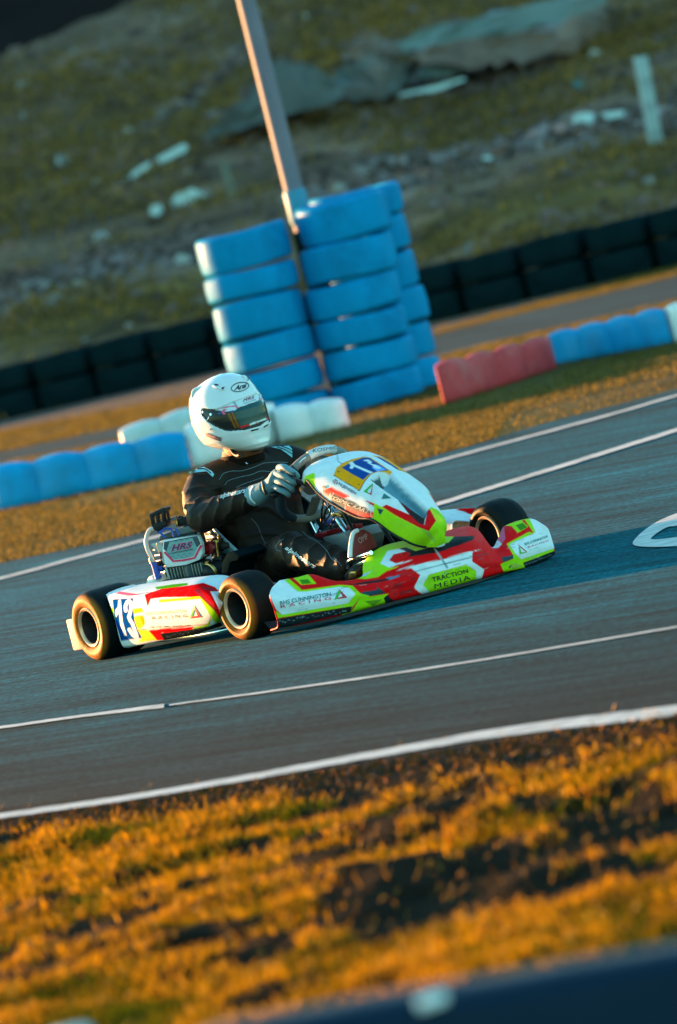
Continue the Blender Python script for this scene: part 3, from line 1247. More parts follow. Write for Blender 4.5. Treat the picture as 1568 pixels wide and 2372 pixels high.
def post(a, b, w, label, mat):
    base = HILL(*b)
    base[2] = hill_base(base[1]) - .1
    top = WY(*a, base[1])
    h = top[2] - base[2]
    e = MB()
    e.box((0, 0, h / 2), (w, w, h), .012)
    o = e.build('fence_post', mat)
    o.location = base
    o.rotation_euler = (0, math.atan2(top[0] - base[0], h), .2)
    tag(o, label, 'post')


post((1483, 130), (1520, 345), .11, 'white weathered post standing near the right edge', m_post)
post((518, 372), (548, 492), .07, 'faint thin grey post left of the tall pole', material('faint_post', (.13, .125, .095), .9, var=.3))

# ------------------------------------------------------------------ barrier close to the photographer
m_navy = material('navy_plastic', (.0006, .014, .034), .6, spec=.15, var=.15, vscale=2, bump=.1, bscale=6)
YB = 11.0
pts = []
ww = [WY(a, b, YB + .17) for a, b in [(440, 2400), (520, 2366), (700, 2332), (900, 2294), (1100, 2262), (1300, 2226), (1480, 2196), (1568, 2180), (1800, 2140)]]
rows = []
for p in catmull(np.array(ww), 6):
    z = p[2]
    ring = [(p[0], p[1] + .02, 0), (p[0], p[1] - .0, z * .5), (p[0], p[1] + .0, z - .035), (p[0], p[1] + .008, z - .012), (p[0], p[1] + .03, z), (p[0], p[1] + .17, z),
            (p[0], p[1] + .19, z - .012), (p[0], p[1] + .2, z - .035), (p[0], p[1] + .22, 0)]
    rows.append([(x_, y_ - .17, z_) for x_, y_, z_ in ring])
mb = MB().grid(np.array(rows))
k = len(rows)
mb.f.append(tuple(range(9)))
mb.f.append(tuple((k - 1) * 9 + i for i in range(9)))
nb = mb.build('plastic_barrier', m_navy, angle=50)
tag(nb, 'dark blue plastic barrier blurred across the bottom right corner', 'barrier')
mw = MB()
q = WY(1000, 2318, YB - .012)
mw.box((q[0], q[1], q[2]), (.05, .02, .02), .009, rot=Matrix.Rotation(-ROLL * .35, 3, 'Y'))
w_ = mw.build('white_spot', material('white_spot_gloss', (.85, .85, .83), .3, coat=.5))  # small pale block for the white spot on the barrier
w_.parent = nb
q = WY(150, 2384, 12.0)
mb = MB().box((q[0], q[1], q[2] / 2 - .0), (.09, .08, q[2]), .02)
tag(mb.build('marker_block', m_pale, angle=50), 'pale marker block just peeking in at the bottom left edge', 'block')
# ------------------------------------------------------------------ kart
kart = empty('go_kart', KO, math.atan2(hv[1], hv[0]))
tag(kart, 'red, white and lime racing go-kart, number 13, cornering on the track', 'go-kart')
m_liv = material('livery', rough=.55, attr=True, var=.05, vscale=30, coat=.0, spec=.05, dirt=((.10, .10, .095), .18, 16), rvar=.08)
m_tyre = material('slick_rubber', (.0045, .0065, .0075), .62, attr=True, var=.35, vscale=9, bump=.12, bscale=90, spec=.12, rvar=.08)
m_rim = material('rim_alloy', (.78, .50, .30), .35, metal=.45, var=.1)
m_mag = material('dark_magnesium', (.010, .016, .018), .55, spec=.3, metal=.0, var=.3)
m_black = material('black_plastic', (.003, .005, .006), .5, spec=.3, var=.3, bump=.1, bscale=60)
m_steel = material('chromed_tube', (.50, .62, .68), .2, metal=1, var=.08)
m_alu = material('cast_aluminium', (.33, .35, .36), .42, metal=.8, var=.3, vscale=30)
m_grey = material('grey_casing', (.025, .045, .05), .45, var=.25, vscale=14)
m_redan = material('red_anodised', (.30, .008, .015), .4, metal=.3, var=.3, vscale=20)
m_blueh = material('blue_hose', (.004, .06, .40), .35, var=.15)
m_whiteh = material('clear_hose', (.62, .62, .6), .35, var=.12, trans=.15)
m_white = material('gloss_white', (.72, .73, .73), .35, var=.06, coat=.3, vscale=20, dirt=((.3, .3, .3), .3, 14))
m_ink = material('ink_black', (.012, .014, .016), .5, var=.1)
m_teal_ink = material('ink_teal', (.02, .16, .15), .5, var=.1)
m_pinkink = material('ink_pink', (.75, .02, .10), .5, var=.1)
m_redink = material('ink_red', (.62, .01, .015), .5, var=.1)
m_greenink = material('ink_green', (.05, .40, .02), .5, var=.1)
m_whiteink = material('ink_white', (.78, .80, .80), .5, var=.1)
m_navyink = material('ink_navy', (.01, .03, .13), .5, var=.1)
m_brass = material('brass_fitting', (.55, .32, .10), .3, metal=1, var=.2)

RED, LIME, WHT, BLK, TEALK = (.88, .004, .006), (.36, .66, .008), (.74, .76, .76), (.012, .016, .02), (.02, .06, .075)
GRN, ORG, BLU, PNK, YEL, DGRN = (.07, .38, .01), (1.0, .34, .002), (.001, .055, .26), (.75, .12, .22), (.62, .68, .03), (.05, .22, .01)


def wheel(y, x, R, w, side, steer=0.0):
    e = MB()
    # rim: lip rings, barrel and disc
    h = w / 2 - .004
    prof = [(.060, -h * .2), (.062, h * .3), (.063, h - .012), (.066, h - .003), (.0745, h), (.077, h - .004), (.070, h - .012), (.068, 0), (.070, -h + .012), (.077, -h + .004), (.0745, -h), (.066, -h + .003), (.063, -h + .012), (.061, -h * .3), (.060, -h * .2)]
    e.lathe(prof, (0, 0, 0), (0, 1, 0), n=64)
    rim = e.build('wheel_rim', m_mag, kart, angle=35)
    rim.location = (x, y, R)
    rim.rotation_euler = (0, 0, steer)
    d = MB()
    s = side
    d.lathe([(.0, -s * .012), (.02, -s * .01), (.024, -s * .004), (.03, -s * .004), (.034, -s * .018), (.0605, -s * .024), (.0605, -s * .034), (0, -s * .034)], (0, 0, 0), (0, 1, 0), n=48)
    for k in range(6):
        a = k * math.pi / 3
        d.tube([(.045 * math.cos(a), -s * .024, .045 * math.sin(a)), (.045 * math.cos(a), -s * .012, .045 * math.sin(a))], .005, n=8)
    d.build('hub', m_mag, rim, angle=35)
    t = MB()
    hw = w / 2
    pr = [(.070, hw - .016), (.078, hw - .008), (.088, hw - .001), (R * .76, hw + .003), (R * .86, hw - .002), (R * .93, hw - .011), (R - .0045, hw - .024), (R - .001, hw - .038), (R, hw - .055)]
    pr = pr + [(r, -q) for r, q in pr[::-1]]
    t.lathe(catmull(np.array(pr), 4), (0, 0, 0), (0, 1, 0), n=96)
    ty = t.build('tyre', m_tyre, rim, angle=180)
    tv_ = np.array(t.v)
    tr = np.hypot(tv_[:, 0], tv_[:, 2])
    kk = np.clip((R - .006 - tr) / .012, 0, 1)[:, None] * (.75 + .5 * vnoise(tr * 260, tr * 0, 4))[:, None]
    set_paint(ty.data, (1 - kk) * np.array([.0030, .0062, .0072]) + kk * (np.array([.27, .085, .005]) if side < 0 else np.array([.02, .016, .011])))  # right-hand sidewalls orange-brown: low sunlight put into the rubber's colour
    lp = MB()
    for q in (1, -1):
        lp.cut().lathe([(.0645, q * (h - .006)), (.067, q * h), (.0745, q * (h + .003)), (.0785, q * (h - .001)), (.0715, q * (h - .010)), (.066, q * (h - .012))], (0, 0, 0), (0, 1, 0), n=64, closed=True)
    lp.build('rim_lip', m_rim, rim, angle=60)
    return rim


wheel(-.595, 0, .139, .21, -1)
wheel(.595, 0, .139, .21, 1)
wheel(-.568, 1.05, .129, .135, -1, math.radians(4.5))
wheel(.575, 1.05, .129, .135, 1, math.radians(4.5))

# ---- chassis
mb = MB()
mb.tube([(0, -.56, .139), (0, .56, .139)], .02, n=16)
mb.build('rear_axle', m_steel, kart)
mb = MB()
mb.cut().tube([(-.1, -.33, .06), (.35, -.33, .055), (.75, -.2, .055), (1.2, -.19, .06), (1.36, -.14, .06)], .016, smooth=6)
mb.cut().tube([(-.1, .33, .06), (.35, .33, .055), (.75, .2, .055), (1.2, .19, .06), (1.36, .14, .06)], .016, smooth=6)
mb.cut().tube([(1.05, -.5, .09), (1.05, -.2, .06), (1.05, .2, .06), (1.05, .5, .09)], .015)
mb.cut().tube([(.55, -.3, .055), (.55, .3, .055)], .015)
mb.cut().tube([(.08, -.33, .06), (.08, .33, .06)], .015)
mb.build('chassis_tubes', m_mag, kart)
mb = MB().prism([(.5, -.24, .038), (.5, .24, .038), (1.05, .2, .038), (1.36, .14, .038), (1.36, -.14, .038), (1.05, -.2, .038)], np.array([0, 0, .006]), .001)
mb.build('floor_tray', m_mag, kart)
mb = MB()
for s in (-1, 1):
    mb.cut().tube([(.12, s * .36, .075), (.22, s * .56, .05), (.5, s * .6, .045), (.86, s * .57, .05), (.92, s * .3, .07)], .011, smooth=6)
    mb.cut().tube([(.2, s * .36, .1), (.3, s * .53, .13), (.78, s * .53, .13), (.86, s * .3, .1)], .011, smooth=6)
mb.build('side_bar', m_steel, kart)
# stub axles and tie rods
mb = MB()
for s in (-1, 1):
    mb.cut().tube([(1.05, s * .48, .13), (1.05, s * .36, .12)], .018)
    mb.cut().box((1.05, s * .43, .125), (.04, .04, .11), .006)
    mb.cut().tube([(.97, s * .42, .10), (.93, s * .03, .14)], .007)
mb.build('stub_axle', m_mag, kart)
# near front bumper bars, measured
b1 = [U(*p, 'y', -.17) for p in cE([(300, 850), (352, 815), (420, 777), (500, 742), (522, 735)])]
b2 = [U(*p, 'y', -.19) for p in cE([(404, 782), (403, 760), (412, 744), (440, 728), (500, 708), (528, 699)])]
mb = MB()
mb.cut().tube(b1, .0085, smooth=4)
mb.cut().tube(b2, .0085, smooth=4)
mb.build('front_bumper_bar', m_steel, kart)
mb = MB()
mb.cut().tube([U(*p, 'y', .0) for p in cN([(258, 760), (410, 985), (470, 1075)])], .0125, n=16)
mb.cut().tube([(.76, 0, .455), (.80, 0, .42), U(*cN([(258, 760)])[0], 'y', 0)], .0125, n=16)
mb.build('steering_column', m_steel, kart)
mb = MB().tube([U(*p, 'y', .02) for p in cN([(10, 810), (70, 930)])], .012, n=14)
mb.build('column_support', m_steel, kart)
m_tank = material('fuel_tank_plastic', (.24, .25, .23), .4, var=.12, trans=.15)
mb = MB().slab(cN([(95, 985), (330, 935), (420, 1010), (385, 1195), (300, 1170)]), -.07, .16, .012)
mb.build('fuel_tank', m_tank, kart, angle=50)
mb = MB()
mb.cut().slab(cN([(20, 945), (155, 915), (160, 965), (95, 992), (50, 985)]), -.06, .08, .005)
mb.cut().slab(cN([(360, 855), (405, 850), (410, 905), (370, 910)]), -.02, .03, .003)
mb.cut().slab(cN([(430, 850), (470, 850), (478, 905), (435, 908)]), .0, .03, .003)
mb.build('red_bracket', m_redan, kart)
mb = MB()
for q, yy, r in (([(130, 580), (110, 700), (100, 830), (65, 935)], -.05, .0035), ([(170, 600), (200, 720), (120, 850), (90, 900)], -.03, .003), ([(340, 730), (375, 790), (380, 860)], 0, .006),
                 ([(430, 770), (450, 800), (455, 855)], .02, .006), ([(190, 850), (215, 900), (235, 945)], -.02, .008), ([(210, 640), (150, 700), (140, 820), (200, 850), (245, 780)], -.04, .0035)):
    mb.cut().tube([U(*p, 'y', yy) for p in cN(q)], r, n=8, smooth=5)
mb.build('cables', m_black, kart)
mb = MB()
mb.slab(cN([(110, 810), (160, 780), (215, 790), (200, 850), (140, 860)]), -.02, .03, .004)
mb.build('brake_reservoir', m_blueh, kart)
mb = MB().tube([U(*p, 'y', -.005) for p in cN([(240, 745), (290, 735), (335, 750)])], .011, n=12)
mb.build('column_joint', m_brass, kart)
mb = MB()
mb.slab(cE([(380, 825), (415, 800), (445, 798), (450, 825), (405, 845)]), -.2, .04, .004)
mb.build('brake_fitting', m_brass, kart)

# ---- steering wheel
SW = np.array([.76, 0, .48])
eu = np.array([math.cos(math.radians(50)), 0, math.sin(math.radians(50))])
en = np.cross(np.array([0, 1, 0]), eu)


def rim_pt(deg, R=.16, off=0):
    a = math.radians(deg)
    return SW + R * (math.cos(a) * eu + math.sin(a) * np.array([0, -1, 0])) + en * off


m_grip = material('grip_suede', (.008, .022, .040), .75, var=.25, vscale=40, bump=.3, bscale=300, bdist=.002)
m_wgrey = material('wheel_grey_suede', (.20, .19, .18), .7, var=.2, vscale=30, bump=.25, bscale=300, bdist=.002)
swh = MB().tube([rim_pt(a) for a in np.linspace(-45, 45, 25)], .0165, n=20).build('steering_wheel', m_wgrey, kart, angle=80)
MB().tube([rim_pt(a) for a in np.linspace(150, 210, 17)], .0165, n=20).build('wheel_rim_lower', m_wgrey, swh, angle=80)
for s in (-1, 1):
    aa = np.linspace(44, 151, 30) * s
    rr = [.0175 + .003 * math.sin(math.radians(abs(a) - 44) * 1.68) for a in aa]
    MB().tube([rim_pt(a) for a in aa], rr, n=20).build('grip', m_grip, swh, angle=80)
mb = MB()
for a in (62, -62, 180):
    mb.tube([rim_pt(a, .155), rim_pt(a, .10, .01), rim_pt(a, .045, .02)], .017, n=12, flat=(1.4, .35), smooth=4)
mb.lathe([(0, .0), (.05, .002), (.052, .02), (.045, .032), (0, .034)], SW, -en if en[0] > 0 else en, n=32)
mb.build('spokes', m_wgrey, swh)
m_pad = material('wheel_pad', (.55, .56, .55), .55, var=.1)
pad = MB().tube([rim_pt(a, .162, .0) for a in np.linspace(-22, 20, 15)], .0178, n=18).build('rim_pad', m_pad, swh, angle=80)
bv = bvh_of(pad)
decal('pad_lettering', bv, [T('KOSMIC', cE([(222, 172), (352, 152), (348, 138), (218, 154)]), .0, .2)], m_navyink, swh, off=.0012)
decal('spoke_stripe', bvh_of(swh), [LN(cP([(990, 800), (1010, 780), (1040, 760)]), 1)], m_whiteink, swh)

# ---- seat
st = []
for c, s in (((.085, .0, .52), (.17, .16, .52)), ((.10, 0, .42), (.20, .19, .47)), ((.13, 0, .25), (.30, .215, .39)), ((.20, 0, .09), (.42, .215, .30)), ((.36, 0, .05), (.53, .205, .212)), ((.52, 0, .06), (.60, .185, .15)), ((.62, 0, .085), (.63, .16, .10))):
    c, s = np.array(c), np.array(s)
    row = [s * [1, -1, 1], s * [.9, -1.06, .80] + c * [.1, 0, .2], s * [.4, -.9, .25] + c * [.6, 0, .75], c + [0, -.07, 0], c, c + [0, .07, 0], s * [.4, .9, .25] + c * [.6, 0, .75], s * [.9, 1.06, .80] + c * [.1, 0, .2], s]
    st.append(catmull(np.array(row), 7))
SG = catmull(np.array(st), 10)
m_seat = material('seat_fibreglass', rough=.3, attr=True, var=.12, coat=.4, vscale=8)
seat = MB().grid(SG).build('seat', m_seat, kart, angle=180)
sw = mesh_world(seat)
paint(seat, [((.02, .05, .07), cS([(1060, 640), (1080, 450), (1130, 400), (1160, 440), (1100, 600)])),
             ((.26, .006, .17), cS([(1080, 620), (1130, 478), (1185, 545), (1160, 600)])),
             ((.10, .38, .46), cS([(1140, 465), (1205, 440), (1290, 525), (1180, 560)])),
             ((.01, .07, .16), cS([(1185, 460), (1225, 450), (1240, 480), (1200, 500)]))], (.05, .10, .12), sw, soft=1)
md = seat.modifiers.new('s', 'SOLIDIFY')
md.thickness = .007
md.offset = 1
seat = evaluated(seat)
shade(seat.data, True, 50)
decal('seat_lettering', bvh_of(seat), [T('GS-TILLETT', cS([(1180, 535), (1275, 520), (1268, 500), (1172, 516)]), .03, .2)], m_whiteink, seat)
ed = MB().tube([SG[i, 0] + np.array([0, -.003, 0]) for i in range(0, len(SG), 3)], .0075, n=12)
ed.build('seat_rim', material('seat_edge', (.32, .44, .50), .35, metal=.4, coat=.3), seat, angle=80)
mb = MB()
for s in (-1, 1):
    mb.cut().tube([(.08, s * .3, .16), (.22, s * .24, .30), (.25, s * .21, .34)], .009)
mb.build('seat_stay', m_steel, kart)

# ---- front fairing (one moulding): stations from right end to left end; x chosen from the plan, measured outline
B_ = [(643, 1451), (690, 1444), (760, 1430), (815, 1416), (870, 1402), (911, 1390), (960, 1378), (1010, 1366), (1060, 1352), (1101, 1341), (1130, 1335), (1162, 1326), (1190, 1320), (1217, 1314), (1252, 1301), (1284, 1285)]
M_ = [(625, 1382), (682, 1392), (752, 1384), (808, 1376), (862, 1368), (905, 1348), (955, 1333), (1005, 1320), (1052, 1308), (1096, 1298), (1126, 1296), (1158, 1298), (1184, 1284), (1210, 1272), (1248, 1262), (1281, 1258)]
S_ = [(629, 1363), (690, 1357), (748, 1358), (800, 1358), (850, 1350), (888, 1315), (938, 1291), (988, 1276), (1036, 1264), (1084, 1252), (1119, 1262), (1150, 1282), (1176, 1262), (1203, 1240), (1243, 1226), (1272, 1230)]
T_ = [(650, 1344), (688, 1337), (723, 1330), (776, 1346), (836, 1336), (845, 1298), (881, 1267), (935, 1252), (1005, 1238), (1066, 1220), (1104, 1225), (1137, 1268), (1156, 1241), (1170, 1217), (1226, 1201), (1258, 1217)]
xb = [1.37, 1.40, 1.45, 1.48, 1.50, 1.52, 1.54, 1.55, 1.55, 1.54, 1.52, 1.50, 1.48, 1.45, 1.42, 1.37]
xt = [1.30, 1.31, 1.32, 1.37, 1.38, 1.34, 1.30, 1.29, 1.29, 1.30, 1.33, 1.38, 1.36, 1.33, 1.32, 1.30]
rows = []
for i in range(16):
    b = U(*B_[i], 'x', xb[i])
    m_ = U(*M_[i], 'x', xb[i] + .012)
    s = U(*S_[i], 'x', xb[i] - .035)
    t = U(*T_[i], 'x', xt[i])
    in_ = t * [1, 1, 1] + np.array([-.02, 0, -.03])
    lip = b + np.array([-.06, 0, -.012])
    lip[2] = max(lip[2], .012)
    rows.append(catmull(np.array([lip, b, (b + m_) / 2 + np.array([.006, 0, 0]), m_, s, .5 * (s + t) + np.array([.008, 0, .006]), t, in_]), 16))
FG = catmull(np.array(rows), 30)
n_u, n_v = FG.shape[:2]
fair = MB().grid(FG).build('front_fairing', m_liv, kart, angle=180)
fw_ = mesh_world(fair)
lime_lo = (.30, .58, .008)
L_ = []
# centre
L_ += [(LIME, cA([(620, -60), (330, 50), (190, 130), (130, 230), (90, 390), (20, 425), (160, 432), (300, 408), (400, 340), (540, 285), (435, 298), (325, 252), (410, 105), (540, 78), (620, 62), (735, 105), (1120, 5), (1180, -60)])),
       (WHT, cA([(410, 105), (540, 80), (630, 110), (480, 145), (430, 215), (510, 250), (705, 210), (430, 298), (325, 252)])),
       (BLK, cA([(545, 80), (622, 62), (735, 107), (1120, 5), (1180, -60), (1420, -70), (1400, -20), (1000, 125), (680, 172), (520, 228), (640, 182), (680, 135), (630, 112)])),
       (RED, cA([(480, 145), (630, 112), (680, 135), (640, 182), (520, 228), (500, 248), (430, 215)])),
       (WHT, cA([(512, 335), (700, 275), (1050, 203), (1300, 130), (1500, 85), (1392, 120), (1390, 230), (1530, 320), (1500, 430), (1425, 450), (1440, 340), (1322, 262), (890, 380), (822, 500), (895, 585), (810, 605), (730, 545), (722, 520), (790, 385), (680, 302)])),
       (LIME, cA([(890, 382), (1322, 264), (1438, 342), (1438, 440), (900, 590), (820, 500)])),
       (TEALK, cA([(88, 582), (270, 560), (292, 548), (265, 505), (392, 595), (130, 640)])),
       (LIME, cA([(-60, 500), (0, 535), (88, 590), (130, 645), (425, 600), (365, 650), (390, 712), (-20, 830), (-120, 860)])),
       (BLK, cA([(365, 652), (412, 612), (485, 690), (390, 715)])),
       ((.13, .27, .01), cA([(140, 688), (355, 665), (245, 748)])),
       ((.26, .33, .35), cA([(940, 72), (968, 78), (1120, 300), (1095, 312)])),
       ((.38, .55, .62), cA([(60, 400), (235, 335), (150, 400)])),
       ((.03, .05, .06), cA([(545, 392), (730, 340), (1568, 130)]), .9),
       ((.03, .20, .34), cA([(385, 420), (545, 385), (552, 400), (440, 440)])),
       (BLK, cA([(-120, 470), (0, 490), (200, 455), (400, 425), (440, 440), (250, 480), (0, 500)]))]
# darker red shapes in the livery
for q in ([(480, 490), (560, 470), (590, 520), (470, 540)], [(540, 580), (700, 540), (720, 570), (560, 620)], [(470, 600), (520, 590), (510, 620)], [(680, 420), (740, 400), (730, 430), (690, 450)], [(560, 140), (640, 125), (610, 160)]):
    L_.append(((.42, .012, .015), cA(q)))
# right wing
L_ += [(WHT, cE([(-20, 870), (10, 850), (75, 835), (100, 838), (165, 897), (180, 903), (360, 876), (415, 884), (448, 915), (405, 965), (60, 1025), (30, 1000), (-10, 920)])),
       (LIME, cE([(70, 842), (98, 836), (165, 895), (362, 868), (430, 872), (468, 912), (520, 925), (440, 1005), (425, 980), (38, 1043), (25, 1005), (58, 1025), (405, 966), (446, 915), (414, 885), (362, 878), (178, 905), (138, 902)])),
       (RED, cE([(98, 837), (125, 830), (165, 868), (240, 862), (200, 815), (265, 820), (380, 862), (425, 872), (362, 868), (165, 896)])),
       (LIME, cE([(120, 832), (195, 812), (240, 862), (160, 868)])),
       (DGRN, cE([(150, 842), (195, 838), (215, 860), (165, 864)])),
       (BLK, cE([(38, 1046), (428, 980), (420, 1012), (40, 1100)])),
       ((.5, .10, .02), cE([(428, 985), (470, 935), (440, 990), (420, 1012)])),
       (RED, cE([(430, 872), (600, 850), (570, 870), (470, 912)]))]
for i in range(26):
    a, b = 45 + i * 14 + random.uniform(-6, 6), 1062 - i * 2.4 + random.uniform(-8, 8)
    L_.append(((.20, .27, .28), cE([(a, b), (a + random.uniform(5, 16), b + random.uniform(-5, 3)), (a + random.uniform(2, 9), b + random.uniform(3, 8))])))
# left wing
L_ += [(PNK, cW([(440, 780), (560, 610), (630, 475), (665, 640), (560, 790)])),  # pink inner face: the light falling on it is put into the colour
       (WHT, cW([(450, 790), (520, 690), (560, 690), (600, 740), (540, 800)])),
       (LIME, cW([(635, 470), (890, 385), (1000, 365), (1085, 560), (1062, 585), (990, 560), (690, 700), (720, 650), (820, 575), (740, 478)])),
       (RED, cW([(630, 480), (740, 478), (825, 572), (690, 645), (650, 662)])),
       (DGRN, cW([(800, 465), (905, 430), (970, 495), (868, 545)])),
       (RED, cW([(885, 398), (930, 385), (1062, 580), (990, 562), (675, 725), (750, 890), (620, 925), (560, 860), (655, 655), (850, 565), (982, 490)])),
       (LIME, cW([(668, 735), (990, 562), (1062, 580), (710, 742), (800, 880), (880, 960), (1345, 800), (1360, 840), (920, 1002), (940, 1085), (630, 1145), (580, 1030), (770, 950), (760, 890)])),
       (WHT, cW([(710, 742), (1065, 585), (1085, 560), (1000, 365), (1130, 370), (1220, 470), (1300, 540), (1360, 800), (880, 958), (800, 880)])),
       (TEALK, cW([(598, 930), (762, 895), (768, 948), (610, 1008)])),
       ((.35, .45, .06), cW([(690, 1050), (800, 1010), (900, 1060), (760, 1100)])),
       ((.10, .16, .02), cW([(690, 1075), (760, 1020), (720, 1095)])),
       (BLK, cW([(905, 1012), (1345, 842), (1400, 830), (1390, 960), (940, 1085)]))]
for i in range(18):
    a = 930 + i * 22
    b = 1035 - i * 8 + random.uniform(-12, 12)
    L_.append(((.10, .22, .24), cW([(a, b), (a + random.uniform(10, 30), b - random.uniform(0, 12)), (a + random.uniform(4, 14), b + random.uniform(5, 18))])))
for i in range(46):
    a, b = random.uniform(660, 1260), 0
    b = 1452 - (a - 643) * .26 - random.uniform(3, 60)
    l = random.uniform(6, 26)
    L_.append((random.choice([(.10, .11, .11), (.35, .38, .38), (.05, .05, .05)]), [(a, b), (a + l, b - l * random.uniform(.1, .4))], random.uniform(.25, .6)))
paint(fair, L_, RED, fw_, soft=.7)
md = fair.modifiers.new('s', 'SOLIDIFY')
md.thickness = .004
md.offset = -1
fair = evaluated(fair)
shade(fair.data, True, 50)
bf = bvh_of(fair)
decal('sponsor_lettering', bf, [T('TRACTION', cA([(935, 468), (1345, 358), (1330, 312), (918, 412)]), .012, 0, 1.05), T('MEDIA', cA([(955, 542), (1370, 432), (1355, 385), (950, 490)]), .0, 0, 1.25)], m_ink, fair)
decal('team_lettering', bf, [T('RHS CUNNINGTON', cE([(50, 975), (318, 928), (314, 908), (46, 955)]), .012, 0, 1.0), T('RHS CUNNINGTON', cW([(935, 765), (1262, 645), (1255, 612), (922, 728)]), .012)], m_teal_ink, fair)
decal('racing_lettering', bf, [T('RACING', cE([(52, 990), (318, 945), (316, 931), (50, 976)]), .01, 0, 1.6), T('RACING', cW([(975, 800), (1270, 698), (1265, 680), (972, 778)]), .01, 0, 1.2)], m_pinkink, fair)
decal('logo_triangle', bf, [PG(cE([(333, 948), (360, 893), (368, 908), (350, 942)])), PG(cW([(858, 885), (840, 780), (858, 800), (880, 862)])), PG(cW([(858, 885), (880, 862), (950, 850), (960, 858)]))], m_greenink, fair)
decal('logo_triangle', bf, [PG(cE([(360, 893), (402, 935), (352, 943), (350, 938), (378, 930), (365, 905)])), PG(cW([(830, 745), (960, 850), (945, 852), (850, 775)]))], m_redink, fair)
# dark belly pan under the fairing
rows = []
for i in range(16):
    b = U(*B_[i], 'x', xb[i])
    b = b * [1, .99, 1]
    f = max(b[2] - .012, .012)
    rows.append([(b[0] - .012, b[1], b[2] + .004), (b[0] - .008, b[1], f - .004), (b[0] - .10, b[1] * .97, f - .006), (b[0] - .16, b[1] * .95, f + .03)])
MB().grid(catmull(np.array(rows), 4)).build('belly_pan', m_black, kart)

# ---- nose panel
E_ = [((711, 1111), .165), ((739, 1143), .165), ((774, 1169), .16), ((827, 1197), .15), ((864, 1203), .135), ((908, 1234), .105), ((956, 1259), .07), ((985, 1266), .035)]
Cc = [(790, 1050), (840, 1056), (875, 1072), (906, 1091), (941, 1116), (985, 1152), (1029, 1200), (1039, 1226)]
rows = []
for (e, w), c in zip(E_, Cc):
    a = U(*e, 'y', -w)
    top = U(*c, 'y', .035)
    s = np.linspace(-1, 1, 111)
    s = np.sign(s) * np.abs(s) ** .8
    pr = (1 - np.abs(s) ** 2.5) ** (1 / 2.3)
    x = a[0] + (top[0] - a[0]) * pr
    z = a[2] + (top[2] - a[2]) * pr / .99
    rows.append(np.column_stack([x, w * s, z]))
e_end = rows[-1].copy()
k_ = (1 - np.linspace(-1, 1, 111) ** 2)
e_end[:, 2] = rows[-1][0, 2] - .010 * k_ - .002
e_end[:, 0] = rows[-1][0, 0] + (rows[-1][:, 0] - rows[-1][0, 0]) * .72
rows.append(rows[-1] * .42 + e_end * .58 + np.array([.006, 0, 0]))
rows.append(e_end)
r0 = rows[0].copy()
r0[:, 0] -= .05
r0[:, 2] -= .015 + .035 * (1 - (np.abs(np.linspace(-1, 1, 111))) ** 2)
r0[:, 1] *= .93
rows.insert(0, r0)
NG = catmull(np.array(rows), 34)
nose = MB().grid(NG).build('nose_panel', m_liv, kart, angle=180)
scoop = cN([(625, 358), (700, 320), (830, 300), (880, 360), (1220, 690), (1190, 770), (1020, 650), (850, 520), (720, 430)])
nw = mesh_world(nose)
px_n = to_px(nw)
wgt = np.zeros(len(px_n))
for k in range(24):
    a = k * 2.399
    rr = 4.2 * math.sqrt((k + .5) / 24)
    wgt += in_poly(px_n + rr * np.array([math.cos(a), math.sin(a)]), scoop) / 24
nrm = np.zeros(len(px_n) * 3)
nose.data.vertices.foreach_get('normal', nrm)
nrm = nrm.reshape(-1, 3)
v = w2k(nw)
sgn = np.sign((nrm * np.array([.5, 0, .8])).sum(1).mean())
v -= sgn * nrm * (wgt ** 1.2 * .042)[:, None]
nose.data.vertices.foreach_set('co', v.astype(np.float32).ravel())
nose.data.update()
kv = w2k(nw)
mir = kv.copy()
mir[:, 1] = np.where(kv[:, 1] > .07, -kv[:, 1], kv[:, 1])
